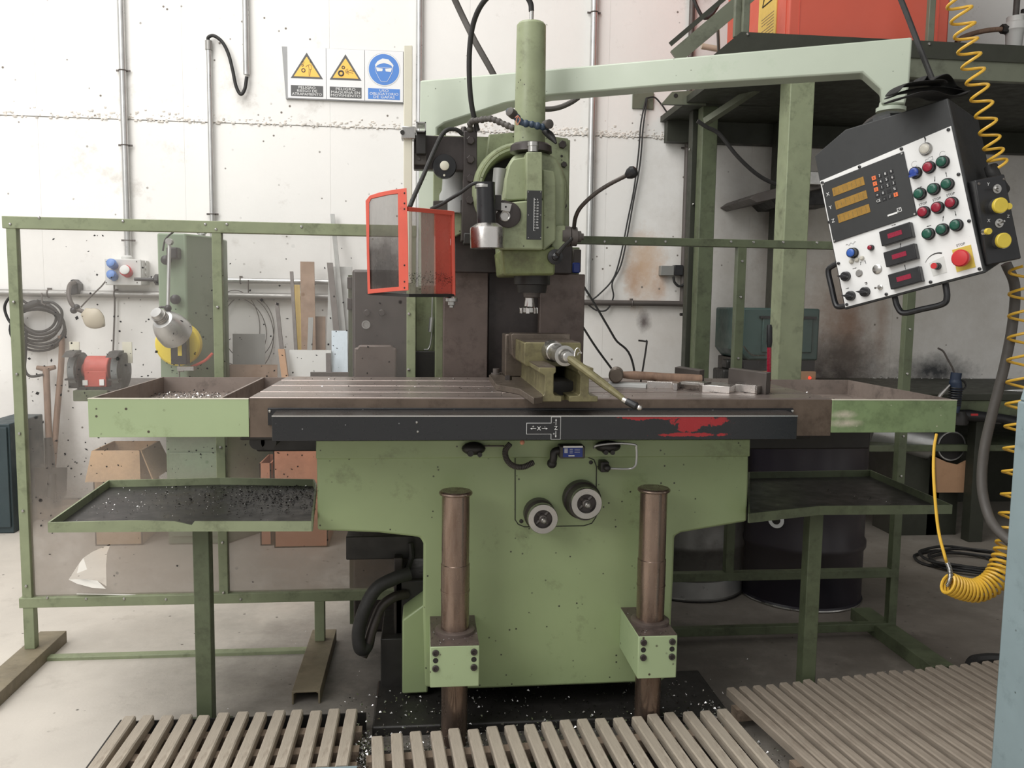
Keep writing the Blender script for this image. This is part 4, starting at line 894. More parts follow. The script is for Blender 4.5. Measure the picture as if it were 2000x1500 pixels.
# ball jointed coolant hoses
def ballhose(name, P, r, m, parent):
    bb = B(); P = curve(P, 12); L = 0; last = P[0]; n = 0
    bb.ball(P[0], r, 12)
    for q in P[1:]:
        L += (q-last).length
        if L > r*1.45: bb.ball(q, r*(1.0 if n % 2 else .92), 12); L = 0; n += 1
        last = q
    bb.tube(P, r*.72, 10); return part(name, bb, m, parent)
ballhose('coolant_hose', pix((918, 252, 3.2), (920, 238, 3.18), (940, 234, 3.15), (958, 232, 3.12), (975, 238, 3.1), (990, 245, 3.08), (1004, 251, 3.06)), .0128, 'hose_grey', mm)
ballhose('coolant_hose', pix((995, 218, 2.95), (1008, 228, 2.93), (1020, 240, 2.92), (1035, 242, 2.92), (1050, 246, 2.92), (1064, 248, 2.93), (1073, 242, 2.95)), .013, 'hose_blue', mm)
part('hose_end', B().lathe(at(1068, 243, 2.93), at(1075, 242, 2.91)-at(1068, 243, 2.93), [(-.012, .014), (.018, .016), (.02, .012)], 16), 'hose_grey', mm)
part('hose_mouth', B().lathe(at(1003, 224, 2.93), at(992, 215, 2.91)-at(1003, 224, 2.93), [(-.012, .012), (.0, .016), (.022, .016), (.024, .012)], 16), 'hose_grey', mm)
part('copper_tie', B().tube(curve(pix((1012, 226, 2.9), (1016, 234, 2.9), (1010, 244, 2.9), (1008, 236, 2.9), (1012, 226, 2.9), (1006, 230, 2.9)), 4), .0016, 6), 'copper_tie', mm)
part('hose_nozzle', B().tube(pix((1064, 255, 2.97), (1074, 264, 2.95), (1081, 272, 2.94), (1086, 280, 2.93)), [.012, .014, .010, .004], 12), 'rubber', mm)
part('rear_hose', B().tube(curve(pix((1055, 213, 3.5), (1075, 213, 3.5), (1095, 209, 3.5), (1115, 200, 3.5), (1130, 190, 3.5))), .011, 10), 'hose_grey', mm)
part('rear_hose', B().tube(curve(pix((884, -10, 3.75), (905, 35, 3.75), (930, 85, 3.72), (962, 142, 3.7), (990, 200, 3.7))), .014, 10), 'hose_grey', mm)

# ---- console arm
A0 = at(818, 157, 3.4); zt = A0.z; A1 = Vector((1.536, 2.62, zt)); ux = (A1-A0); ux.z = 0; LL = ux.length; ux.normalize(); uy = Vector((-ux.y, ux.x, 0))
AM = Matrix((( ux.x, uy.x, 0, A0.x), (ux.y, uy.y, 0, A0.y), (0, 0, 1, 0), (0, 0, 0, 1)))
def al(px, py):   # pixel -> arm front plane coordinates
    v = D(px, py); n = uy; t = (A0-Vector((0, 0, H))).dot(n)/v.dot(n); q = Vector((0, 0, H))+v*t-Vector((A0.x, A0.y, 0)); return (q.dot(ux), q.z)
P_ = [al(*q) for q in ((820, 157), (1782, 72), (1776, 165), (1768, 203), (1722, 203), (1721, 175), (1684, 142), (1310, 166), (1065, 187), (985, 202), (868, 240), (853, 250), (853, 300), (853, 560), (815, 560))]
part('console_arm', B(AM).prism(P_, 0, .09), 'green_arm', mm, .006)
q = al(1742, 205); part('arm_flange', B(AM).lathe((q[0], .045, q[1]-.012), (0, 0, 1), [(0, .046), (.012, .046), (.013, .038), (.03, .036)], 28), 'green_arm', mm)

# behind left: hoses, slides and the drip plate
part('side_slide', B().box(at(678, 1050, 3.15).x, at(830, 1050, 3.15).x, 3.1, 3.35, at(740, 1085, 3.15).z, at(740, 1040, 3.15).z), 'dark_iron', mm, .004)
part('drag_hose', B().tube(curve(pix((800, 1120, 3.0), (770, 1130, 2.98), (735, 1150, 2.96), (712, 1190, 2.95), (700, 1235, 2.95), (704, 1266, 2.95), (716, 1262, 2.97), (722, 1230, 3.02))), .024, 14), 'rubber', mm)
part('drag_hose', B().tube(curve(pix((795, 1160, 3.05), (770, 1166, 3.02), (745, 1185, 3.0), (730, 1220, 2.98), (718, 1260, 2.97), (708, 1282, 2.96))), .018, 14), 'oily_steel', mm)
part('column_foot', B().box(at(745, 1250, 3.06).x, at(790, 1250, 3.06).x, 3.0, 3.3, 0, at(765, 1235, 3.06).z), 'dark_iron', mm, .004)
part('column_pipe', B().box(at(770, 1200, 3.08).x, at(786, 1200, 3.08).x, 3.05, 3.1, .2, at(780, 1085, 3.08).z), 'oily_steel', mm, .003)
part('slant_rail', B().tube(pix((790, 1190, 3.1), (822, 1165, 3.06)), .01, 6).tube(pix((790, 1215, 3.1), (822, 1190, 3.06)), .03, 6), 'dark_plate', mm)
part('chain_rod', B().tube(pix((790, 1125, 3.1), (805, 1085, 3.06), (802, 1060, 3.06)), .011, 8), 'rubber', mm)
part('floor_swarf', chips('', lambda r: (r.uniform(-.25, 1.0)+r.gauss(0, .05), r.uniform(2.6, 2.95), .036+r.random()*.01) , 900, '', None, (.003, .012), 41), 'swarf', mm, kind='stuff')
# cord and hook seen through the gap
part('gap_cable', B().tube(curve(pix((805, 560, 3.75), (812, 620, 3.75), (823, 665, 3.75), (832, 684, 3.75))), .008, 8), 'rubber', mm)
part('gap_hook', B().tube(curve(pix((845, 575, 3.7), (844, 610, 3.7), (843, 655, 3.7), (838, 680, 3.7), (828, 683, 3.7))), .004, 8).cyl(at(844, 620, 3.69), at(841, 648, 3.69), .011), 'galvanised', mm)

# ------------------------------------------------------------------ splash guard on its bar
t = thing('splash_guard', 'orange red framed splash guard with a smoky window left of the head', 'guard', at(795, 575, 2.66))
YL0, YL1, YR = 2.70, 2.62, 2.78
def fr(P, w, m, name, par, Yf, th=.012):
    pts = [at(x, y, Yf(x)) for x, y in P]; n = len(pts)
    for i in range(n):
        a, c = pts[i], pts[(i+1) % n]; part(name, B().tube([a+(a-c).normalized()*w*.4, c+(c-a).normalized()*w*.4], w/2, 4), m, par, .001)
Yf = lambda x: YL0+(YL1-YL0)*(x-714)/(795-714)
def leaf(outer, inner, Yf, th, m, name, par):
    """frame: outer polygon minus inner polygon, same point count"""
    o = [at(x, y, Yf(x)) for x, y in outer]; i_ = [at(x, y, Yf(x)) for x, y in inner]; n = len(o); dv = Vector((0, th, 0))
    vs = o+i_+[v+dv for v in o]+[v+dv for v in i_]; fs = []
    for k in range(n):
        j = (k+1) % n
        fs += [(k, j, n+j, n+k), (2*n+k, 3*n+k, 3*n+j, 2*n+j), (k, 2*n+k, 2*n+j, j), (n+k, n+j, 3*n+j, 3*n+k)]
    return part(name, B().add(vs, fs), m, par, .001)
outer = [(714, 392), (722, 382), (740, 376), (765, 371), (794, 367), (797, 470), (798, 567), (757, 570), (718, 574), (716, 480)]
inner = [(721, 396), (725, 388), (742, 384), (760, 380), (777, 378), (778, 470), (779, 560), (757, 562), (723, 565), (721, 480)]
lf = leaf(outer, inner, Yf, .014, 'red_paint', 'left_frame', t)
pts = [at(x, y, Yf(x)) for x, y in inner]; part('window', B().add([v+Vector((0, .007, 0)) for v in pts], [tuple(range(len(pts)))]), 'smoke_film', lf)
for y in (377, 397, 408, 518, 550, 562):
    c = at(790, y, 2.625); part('rivet', B().ball(c, (.003, .003, .003), 8), 'dark_iron', lf)
Yr = lambda x: YL1+(YR-YL1)*(x-795)/(886-795)
part('top_rail', B().tube(pix((795, 408, YL1+.01), (884, 416, YR)), .009, 4), 'red_paint', t)
part('hinge_post', B().tube(pix((884, 414, YR), (886, 577, YR)), .0065, 8), 'red_paint', t)
part('bottom_rail', B().tube(pix((720, 573, YL0+.02), (798, 577, YL1+.01), (886, 577, YR)), .007, 4), 'dark_iron', t, label='grimy bottom rail')
def sheet(P, Yf, m, name, par, dy=0): 
    v = [at(x, y, Yf(x))+Vector((0, dy, 0)) for x, y in P]; return part(name, B().add(v, [tuple(range(len(v)))]), m, par)
sheet([(798, 412), (848, 416), (848, 576), (799, 576)], Yr, 'guard_film', 'clear_sheet', t, .004)
rs = sheet([(822, 413), (884, 418), (885, 576), (823, 576)], Yr, 'red_guard_film', 'red_sheet', t, .008)
part('side_return', B().add(pix((850, 416, 2.75), (879, 418, 2.95), (880, 570, 2.95), (851, 575, 2.75)), [(0, 1, 2, 3)]), 'red_paint', t)
part('grime', chips('', lambda r: (lambda x: at(x, 545+r.gauss(0, 8), Yr(x)-.004))(r.uniform(800, 882)), 420, '', None, (.002, .005), 51), 'swarf_dark', t, kind='stuff')
part('pivot_nut', B().lathe(at(882, 579, 2.78), (0, 0, -1), [(0, .012), (.006, .02), (.016, .02), (.018, .012), (.028, .012), (.03, .007), (.036, .007)], 16), 'steel', t)
YB = 3.17
t = thing('guard_bar', 'cream square bar standing beside the signs, clamped left of the head', 'bar', at(797, 400, YB))
a = at(797, 88, YB); c = at(800, 420, YB)
part('bar', B().box(a.x-.0155, a.x+.0155, YB, YB+.03, c.z-.25, a.z), 'cream_bar', t, .002)
part('clamp_block', B().box(at(784, 260, YB).x, at(812, 260, YB).x, YB-.015, YB+.045, at(797, 272, YB).z, at(797, 248, YB).z), 'steel', t, .003)
part('clamp_screw', B().lathe(at(786, 259, YB-.015), (0, -1, 0), [(0, .008), (.008, .008)], 14), 'dark_iron', t)
a0, a1, zz0, zz1 = rect(813, 238, 832, 257, YB-.05)
part('square_tube', B().box(a0, a1, YB-.05, YB+.05, zz0, zz0+.004).box(a0, a1, YB-.05, YB+.05, zz1-.004, zz1).box(a0, a0+.004, YB-.05, YB+.05, zz0, zz1).box(a1-.004, a1, YB-.05, YB+.05, zz0, zz1), 'steel', t)
part('down_tube', B().box(a0, a1, YB-.02, YB+.02, at(822, 302, YB).z, zz0), 'dark_iron', t, .002)
a0, a1, zz0, zz1 = rect(809, 300, 833, 321, YB+.02)
part('foot_plate', B().box(a0, a1, YB+.02, YB+.05, zz0, zz1).lathe(((a0+a1)/2-.005, YB+.02, (zz0+zz1)/2), (0, -1, 0), [(0, .006), (.003, .006)], 12), 'hose_grey', t, .001)

# ------------------------------------------------------------------ vise on the table
vz = T
t = thing('machine_vise', 'worn yellow green machine vise clamped on the table under the spindle', 'vise', at(1080, 770, 2.8))
def ibeam(x0, x1, w0, w1, t0, t1, name, m='old_brass'):
    Yv = 2.5; X = lambda px: at(px, 770, Yv).x; zt_ = at(1070, 718, Yv).z
    P_ = [(X(x0), vz), (X(x1), vz), (X(x1), vz+.016), (X(w1)+.004, vz+.019), (X(w1), vz+.026), (X(w1), zt_-.02), (X(t1), zt_-.014), (X(t1), zt_), (X(t0), zt_), (X(t0), zt_-.014), (X(w0), zt_-.024), (X(w0), vz+.026), (X(w0)-.004, vz+.019), (X(x0), vz+.016)]
    return part(name, B().prism(P_, Yv, 3.18), m, t, .002), zt_
r1, zr = ibeam(1041, 1097, 1064, 1081, 1052, 1085, 'left_rail')
part('slide_top', B().box(at(1052, 770, 2.5).x, at(1084, 770, 2.5).x, 2.502, 3.1, zr, zr+.003), 'vise_iron', r1)
r2, _ = ibeam(1112, 1168, 1133, 1150, 1128, 1158, 'right_rail')
part('bed_web', B().box(at(1080, 770, 2.5).x, at(1134, 770, 2.5).x, 2.62, 3.1, vz, vz+.05), 'dark_iron', t, .003)
part('bed_boss', B().lathe((at(1092, 770, 2.55).x, 2.56, vz), (0, 0, 1), [(0, .022), (.012, .018)], 14).lathe((at(1117, 770, 2.55).x, 2.56, vz), (0, 0, 1), [(0, .022), (.012, .018)], 14), 'old_brass', t)
g = [atz(x, y, vz+.02) for x, y in ((955, 732), (968, 727), (1000, 727), (1060, 740), (1060, 775), (1042, 777), (1014, 759), (969, 751))]
g = [(v.x, v.y) for v in g]
part('base_flange', B().prism(g, vz, vz+.02, 'z'), 'vise_iron', t, .002)
c = atz(969, 731, vz+.02); part('hex_bolt', B().lathe((c.x, c.y, vz+.02), (0, 0, 1), [(0, .02), (.005, .02), (.006, .013), (.022, .013)], 18), 'dark_plate', t)
c = atz(993, 742, vz+.02); part('clamp_nut', B().lathe((c.x, c.y, vz+.02), (0, 0, 1), [(0, .013), (.016, .013)], 6), 'oily_steel', t)
Yj = 2.74; jt = at(1080, 669, Yj).z; jb = at(1060, 716, Yj).z
J0, J1 = at(1024, 690, Yj).x, at(1135, 690, Yj).x
part('moving_jaw', B().prism([(J0, jb+.008), (J0+.008, jb), (J1, jb), (J1, jt-.004), (J1-.004, jt), (J0+.004, jt), (J0, jt-.004)], Yj, 3.02), 'old_brass', t, .004)
part('jaw_top', B().box(J0+.003, J1-.003, Yj+.004, 3.02, jt, jt+.0015), 'vise_iron', t)
Yk = 3.03; k0, k1 = at(997, 670, Yk).x, at(1112, 670, Yk).x
part('jaw_body', B().prism([(k0, jt+.014), (k0+.007, jt+.018), (k1, jt+.018), (k1, jb), (k0+.02, jb), (k0+.004, jb+.02)], Yk-.02, Yk+.08), 'vise_iron', t, .003)
k0, k1 = at(986, 670, 3.14).x, at(1106, 670, 3.14).x
part('fixed_jaw', B().box(k0, k1, 3.12, 3.26, vz+.02, at(1040, 653, 3.14).z), 'vise_iron', t, .004)
s0 = at(1078, 685, Yj)
part('screw_housing', B().lathe((s0.x, Yj+.01, s0.z), (0, -1, 0), [(0, .036), (.05, .034), (.07, .028), (.075, .030), (.085, .030), (.087, .027), (.25, .028), (.262, .031), (.27, .031), (.272, .022), (.268, .016), (.285, .014), (.29, .017), (.325, .015), (.328, .01)], 32), 'steel', t)
e = Vector((s0.x, Yj-.305, s0.z)); h = at(1221, 782, 2.33)
lv = part('crank_handle', B().tube([e, e.lerp(h, .1), e.lerp(h, .6), h], [.013, .0125, .012, .008], 10), 'old_brass', t)
h2 = at(1248, 796, 2.31)
part('handle_grip', B().lathe(h, h2-h, [(0, .008), (.005, .010), (.035, .0115), (.04, .008)], 18), 'black_paint', lv)
part('grip_tip', B().ball(h+(h2-h).normalized()*.046, .0085, 14).lathe(h, h2-h, [(-.008, .0085), (.0, .0095), (.004, .0095)], 16), 'shiny_steel', lv)
part('curled_chip', B().tube(curve(pix((1122, 696, 2.44), (1124, 684, 2.45), (1129, 680, 2.45), (1133, 686, 2.45), (1136, 690, 2.45), (1130, 689, 2.45), (1128, 694, 2.45)), 4), .0015, 5), 'shiny_steel', t)

# ------------------------------------------------------------------ things lying on the table
def bar3(name, label, cat, P, z, h, m, bev=.0015):
    g = [atz(x, y, z+h) for x, y in P]; return solo(name, B().prism([(v.x, v.y) for v in g], z, z+h, 'z'), m, label, cat, bev=bev)
t = thing('hammer', 'steel hammer with worn wooden handle lying right of the vise', 'hammer', atz(1210, 748, T))
f = at(1203, 735, 2.93); f.z = T+.028+.014
part('hammer_head', B().lathe(f, (.25, 1, 0), [(0, .022), (.004, .026), (.03, .027), (.035, .02), (.06, .02), (.065, .027), (.1, .026), (.104, .022)], 26), 'vise_iron', t)
hh = f+Vector((.02, .05, 0))
part('hammer_handle', B().tube([hh, hh+Vector((.06, -.006, -.002)), hh+Vector((.16, -.02, -.006)), hh+Vector((.3, -.03, -.014))], [.011, .016, .015, .018], 12), 'wood_handle', t)
bar3('parallel_bar', 'light ground steel bar lying under the hammer head', 'metal bar', [(1185, 748), (1262, 751), (1267, 748), (1190, 744)], T, .014, 'grey_cast')
a = atz(1263, 764, T)
t = thing('machined_part', 'shiny machined aluminium part with a stepped edge on the table', 'workpiece', atz(1350, 765, T))
g = [atz(x, y, T+.024) for x, y in ((1264, 745), (1312, 746), (1315, 749), (1323, 749), (1330, 745), (1346, 748), (1372, 752), (1425, 755), (1432, 753), (1438, 752), (1438, 748), (1400, 746), (1330, 743), (1290, 742))]
part('plate', B().prism([(v.x, v.y) for v in g], T, T+.024, 'z'), 'shiny_steel', t, .001)
g = [atz(x, y, T+.034) for x, y in ((1330, 743), (1375, 746), (1390, 743), (1340, 741))]
part('raised_boss', B().prism([(v.x, v.y) for v in g], T+.02, T+.03, 'z'), 'steel', t, .001)
bar3('machined_bar', 'second shiny bar end right of the machined part', 'workpiece', [(1436, 750), (1476, 753), (1478, 755), (1492, 752), (1492, 750), (1440, 747)], T, .028, 'shiny_steel')
bar3('steel_block', 'dark steel block behind the machined part, left one of two', 'metal block', [(1366, 724), (1376, 722), (1328, 715), (1318, 717)], T, .045, 'dark_plate')
bar3('steel_block', 'dark steel block standing at the right end of the table, the larger of two', 'metal block', [(1497, 729), (1506, 727), (1432, 718), (1423, 719)], T, .072, 'dark_plate')
solo('hex_key', B().tube(curve(pix((1247, 665, 3.12), (1260, 667, 3.12), (1263, 672, 3.12))+[Vector((at(1252, 728, 3.12).x, 3.12, T+.002))], 4), .0035, 6), 'dark_iron', 'black hex key standing upright behind the hammer', 'hex key')
t = thing('upright_tool', 'upright hand tool with black grip and red shaft behind the larger dark block', 'tool', at(1502, 735, 3.2))
a, c = at(1503, 634, 3.2), Vector((at(1502, 735, 3.2).x, 3.2, T))
part('shaft', B().tube([c, c.lerp(a, .62)], .0085, 10), 'btn_red', t, label='red shaft')
part('grip', B().tube([c.lerp(a, .6), c.lerp(a, .7), c.lerp(a, .95), a], [.009, .012, .011, .008], 12), 'black_paint', t)

# ------------------------------------------------------------------ screens with clear sheets
FY = 3.39
def rail(par, x0, x1, zc, w=.04, name='rail', m='green_frame', d=.04): return part(name, B().box(x0, x1, FY, FY+d, zc-w/2, zc+w/2), m, par, .002)
def fpost(par, px, py, z0, z1, w=.035, name='post', m='green_frame'):
    x = at(px, py, FY).x; return part(name, B().box(x-w/2, x+w/2, FY+.003, FY+.038, z0, z1), m, par, .002)
def channel(par, x, y0, y1, w=.085, h=.05, m='channel_paint'):
    k = .007; return part('foot_channel', B().prism([(x-w/2, 0), (x-w/2+k, 0), (x-w/2+k, h-k*1.6), (x-w/2+k*2, h-k), (x+w/2-k*2, h-k), (x+w/2-k, h-k*1.6), (x+w/2-k, 0), (x+w/2, 0), (x+w/2, h), (x-w/2, h)], y0, y1), m, par, .0015)
ZT, ZB, ZL = at(300, 434, FY).z-.012, at(380, 1171, FY).z, at(350, 1286, FY).z
ls = thing('left_screen', 'green framed screen with grimy clear sheets left of the machine', 'screen', (0, FY, 0))
X0, X1 = at(26, 700, FY).x-.0, at(803, 600, FY).x
rail(ls, X0-.02, X1+.02, ZT, .045, 'top_rail'); rail(ls, X0-.02, X1+.02, ZB, .04, 'bottom_rail')
posts = [X0+.01, at(427, 700, FY).x, X1]
for i, x in enumerate(posts): part('post', B().box(x-.018, x+.018, FY+.003, FY+.038, ZB, ZT), 'green_frame', ls, .002)
lp = [X0+.012, at(624, 1230, FY).x]
for x in lp: part('leg', B().box(x-.02, x+.02, FY+.003, FY+.04, .05, ZB-.02), 'green_frame', ls, .002)
rail(ls, lp[0], lp[1], ZL, .036, 'stretcher')
channel(ls, lp[0]+.012, 2.95, 3.58, .105); channel(ls, lp[1]+.005, 2.95, 3.52, .1)
rg = random.Random(9)
for px, py in ((76, 425), (240, 432), (401, 438), (443, 438), (589, 443), (27, 438), (36, 590), (41, 731), (46, 847), (52, 998), (57, 1145), (422, 448), (423, 600), (427, 874), (430, 1060), (429, 1158), (92, 1168), (168, 1170), (242, 1170), (324, 1171), (470, 1171), (799, 613), (798, 722)):
    c = at(px, py, FY-.001); c.y = FY
    if py < 1165 and px < 60: c.x = posts[0]
    if 415 < px < 440: c.x = posts[1]
    part('screw', B().ball(c, (.006, .004, .006), 8), 'steel', ls)
mat('pane_film', (174, 168, 162), .35, var=.06, vs=2, spots=((30, 27, 26), .12, 13), dirt=((140, 128, 118), .15, 2.5), zones=[((-1, 0, .4), (1.6, 1, .75), (136, 124, 112), .9), ((-.35, 0, .5), (.35, 1, .3), (142, 116, 88), .6)],
    film=(.17, .10, [((-1, 0, .38), (2.2, 1, .62), .74)]))
hole = [at(x, y, FY+.02) for x, y in ((134, 1132), (152, 1104), (162, 1090), (180, 1078), (216, 1062), (209, 1080), (207, 1105), (208, 1145), (190, 1134), (160, 1131))]
def pane(x0, x1, hole=None):
    yy = FY+.02; o = [(x0, ZB+.015), (x1, ZB+.015), (x1, ZT-.015), (x0, ZT-.015)]
    if not hole: return B().add([(x, yy, z) for x, z in o], [(0, 1, 2, 3)])
    h = [(v.x, v.z) for v in hole]; vs = [(x, yy, z) for x, z in o+h]
    # hole runs 4.. : left tip = 4, top tip = 8
    up = (3, 0, 4, 5, 6, 7, 8, 9, 10, 11, 1, 2); lo_ = (0, 1, 11, 12, 13, 4)
    return B().add(vs, [up, lo_])
pn = part('clear_sheet', pane(posts[0]+.01, posts[1]-.01, hole), 'pane_film', ls)
part('torn_flap', B().add([at(134, 1132, FY+.015), at(160, 1131, FY+.01), at(190, 1134, FY+.005), at(207, 1150, FY-.02), at(180, 1148, FY-.05), at(150, 1140, FY-.03)], [(0, 1, 2, 3, 4, 5)]), 'film_torn', pn)
part('torn_flap', B().add([at(155, 1100, FY+.015), at(163, 1090, FY+.015), at(170, 1112, FY-.02), at(150, 1120, FY-.0)], [(0, 1, 2, 3)]), 'film_torn', pn)
part('clear_sheet', pane(posts[1]+.01, posts[2]-.01), 'pane_film', ls)
def spl(r, x0, x1):
    x = r.uniform(x0, x1); z = min(1.68, max(.3, r.gauss(1.0, .27))); return (x, FY+.014, z)
bb = B(); rg = random.Random(12)
for i in range(520):
    x, y, z = spl(rg, posts[0]+.03, posts[2]-.03); s = rg.uniform(.0018, .0055)*(1.7 if rg.random() < .1 else 1); a = rg.uniform(0, pi); k = rg.uniform(.3, 1)
    bb.add([(x+cos(a)*s, y, z+sin(a)*s), (x-sin(a)*s*k, y, z+cos(a)*s*k), (x-cos(a)*s, y, z-sin(a)*s), (x+sin(a)*s*k, y, z-cos(a)*s*k)], [(0, 1, 2, 3)])
part('oil_spots', bb, 'splatter', ls, kind='stuff')
part('film_edge', B().tube([at(x, y, FY+.015) for x, y in ((150, 1160), (250, 1162), (330, 1166), (400, 1163))], .003, 5), 'film_torn', ls)

rs_ = thing('right_screen', 'darker green framed screen right of the machine column', 'screen', (0, FY+.02, 0))
X0, X1 = at(1125, 470, FY).x, at(1762, 800, FY).x+.0
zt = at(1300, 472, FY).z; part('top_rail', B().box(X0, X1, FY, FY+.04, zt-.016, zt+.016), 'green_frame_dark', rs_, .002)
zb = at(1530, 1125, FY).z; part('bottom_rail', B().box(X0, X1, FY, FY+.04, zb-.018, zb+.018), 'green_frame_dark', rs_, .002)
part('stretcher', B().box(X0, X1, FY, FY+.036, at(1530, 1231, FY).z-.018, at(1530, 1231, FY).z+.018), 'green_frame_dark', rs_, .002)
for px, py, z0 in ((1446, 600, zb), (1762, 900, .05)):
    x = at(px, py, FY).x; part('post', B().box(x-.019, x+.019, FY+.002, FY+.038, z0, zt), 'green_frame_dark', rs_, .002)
x = at(1440, 1060, FY).x; 
for px, py in ((1181, 472), (1242, 472), (1300, 472), (1428, 472), (1472, 473), (1530, 473), (1596, 474), (1446, 510), (1444, 580), (1441, 700), (1774, 643), (1769, 730), (1764, 852), (1758, 930)):
    c = at(px, py, FY-.001); c.y = FY
    if 1435 < px < 1450: c.x = at(1446, 600, FY).x
    if px > 1750: c.x = at(1762, 900, FY).x
    part('screw', B().ball(c, (.006, .004, .006), 8), 'steel', rs_)
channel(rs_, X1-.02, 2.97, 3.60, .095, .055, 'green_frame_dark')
mat('pane_film_right', (150, 138, 128), .3, var=.1, vs=2, spots=((36, 32, 30), .10, 12), film=(.05, .06, []))
xa_, xb_ = at(1446, 600, FY).x+.015, X1-.015
part('clear_sheet', B().add([(xa_, FY+.02, zb), (xb_, FY+.02, zb), (xb_, FY+.02, zt), (xa_, FY+.02, zt)], [(0, 1, 2, 3)]), 'pane_film_right', rs_)

# ------------------------------------------------------------------ drip trays on posts
def drip(label, P, z, postx, posty, m, rim, dent=None, seed=1):
    t = thing('drip_tray', label, 'tray', (postx, posty, 0)); g = [atz(x, y, z) for x, y in P]
    pts = [(v.x, v.y) for v in g]; n = len(pts); h = .032
    part('tray_floor', B().prism(pts, z-h, z-h+.005, 'z'), m, t)
    for k in range(n):
        a, c = Vector((*pts[k], 0)), Vector((*pts[(k+1) % n], 0)); u = (c-a).normalized(); nn = Vector((-u.y, u.x, 0))*.003
        seg = [a, c]
        if dent and k == dent[0]: 
            m0 = a.lerp(c, dent[1]); seg = [a, a.lerp(c, .6)+Vector((0, 0, .004)), m0-u*.05, m0+Vector((0, 0, -.012)), c]
        for s0_, s1_ in zip(seg[:-1], seg[1:]):
            p, q = Vector((s0_.x, s0_.y, z+s0_.z)), Vector((s1_.x, s1_.y, z+s1_.z)); dn = Vector((0, 0, 1)); pb, qb = Vector((p.x, p.y, z-h)), Vector((q.x, q.y, z-h))
            part('rim', B().add([pb-nn, qb-nn, q-nn, p-nn, pb+nn, qb+nn, q+nn, p+nn], [(0, 1, 2, 3), (7, 6, 5, 4), (0, 4, 5, 1), (1, 5, 6, 2), (2, 6, 7, 3), (3, 7, 4, 0)]), rim, t)
    part('support_post', B().box(postx-.026, postx+.026, posty-.026, posty+.026, 0, z-h), 'green_frame_dark', t, .003)
    part('post_foot', B().box(postx-.07, postx+.07, posty-.07, posty+.07, 0, .008), 'green_frame_dark', t, .002)
    return t, pts
tz = .752
t, pts = drip('black drip tray full of chips on a post at the lower left', [(95, 1020), (380, 1018), (609, 1018), (617, 945), (612, 936), (430, 933), (212, 938)], tz, at(396, 1200, 2.78).x, 2.80, 'tray_black', 'green_frame', (0, .98))
part('swarf', chips('', lambda r: (r.uniform(pts[0][0]+.02, pts[2][0]-.03)+0, min(3.26, 3.05+r.gauss(0, .13)), tz-.024), 420, '', None, (.002, .007), 61), 'swarf', t, kind='stuff')
part('dark_swarf', chips('', lambda r: (pts[2][0]-.03-abs(r.gauss(0, .25)), max(2.73, min(3.26, 3.12+r.gauss(0, .12))), tz-.024), 900, '', None, (.003, .010), 62), 'swarf_dark', t, kind='stuff')
t, pts = drip('empty black drip tray with green rim on a post at the lower right', [(1463, 1003), (1600, 988), (1859, 986), (1700, 918), (1463, 922)], .752, at(1582, 1150, 2.86).x, 2.86, 'tray_black', 'green_frame_dark')
part('swarf', chips('', lambda r: (lambda u: (pts[2][0]-.03-u*.25-.1*r.random(), pts[2][1]+.02+u*.35, .728))(r.random()), 60, '', None, (.002, .007), 63), 'swarf', t, kind='stuff')

# ------------------------------------------------------------------ mezzanine with posts (steel structure)
t = thing('mezzanine', 'dark green steel platform on square posts at the upper right', 'platform', (2.3, 4.4, 0))
MY0, MY1, MZ = 4.40, WY-.02, 2.70
XL = at(1395, 106, MY0).x
part('deck', B().box(XL+.12, 6.1, MY0+.06, MY1, MZ, MZ+.04), 'deck_steel', t)
pa, pb = at(1395, 106, MY0), at(1448, 62, MY0)
zt_ = at(1800, 83, MY0).z
part('kick_plate', B().prism([(pa.x, pa.z), (pb.x, pb.z), (6.1, pb.z), (6.1, pb.z-.09), (pa.x+.3, pb.z-.09), (pa.x+.2, MZ+.02)], MY0, MY0+.006), 'deck_steel', t)
part('fascia_beam', B().prism([(MY0+.05, MZ-.02), (MY0+.01, MZ-.02), (MY0+.01, pb.z-.075), (MY0+.05, pb.z-.075)], pa.x+.25, 6.1, 'x'), 'green_steel', t, .003)
part('joist', B().box(XL+.15, 6.1, MY1-.08, MY1, MZ-.14, MZ), 'deck_steel', t)
# left end beam near the wall with an oblique cut
Yq = 5.25
part('end_beam', B().prism([(v.x, v.z) for v in pix((1291, 204, Yq), (1312, 180, Yq), (1370, 176, Yq), (1620, 160, Yq), (1620, 212, Yq), (1380, 206, Yq))], Yq, Yq+.02), 'deck_steel', t)
part('end_beam', B().prism([(v.x, v.z) for v in pix((1291, 204, Yq), (1312, 180, Yq), (1375, 176, Yq), (1378, 206, Yq))], Yq-.01, Yq), 'green_steel', t, label='lighter oblique beam end with a hole')
c = at(1320, 187, Yq-.01); part('bolt_hole', B().lathe((c.x, Yq-.01, c.z), (0, -1, 0), [(0, .014), (.001, .014)], 16), 'ink', t)
part('brace', B().tube(pix((1378, 238, 5.2), (1482, 170, 4.9)), .028, 4), 'green_steel', t)
for px, py, w, Y, m in ((1556, 430, .135, 4.42, 'green_frame'), (1379, 480, .10, 5.3, 'green_frame_dark'), (1352, 480, .05, 5.42, 'deck_steel'), (1524, 480, .10, 5.66, 'deck_steel')):
    x = at(px, py, Y).x; part('post', B().box(x-w/2, x+w/2, Y, Y+max(w, .08), 0, MZ), m, t, .004)
    part('post_base', B().box(x-w, x+w, Y-w/2, Y+w*1.5, 0, .012), 'deck_steel', t)
for px, py in ((1358, 286), (1365, 395)):
    c = at(px, py, 5.3); part('bolt', B().ball((c.x, 5.415, c.z), .008, 8), 'steel', t)
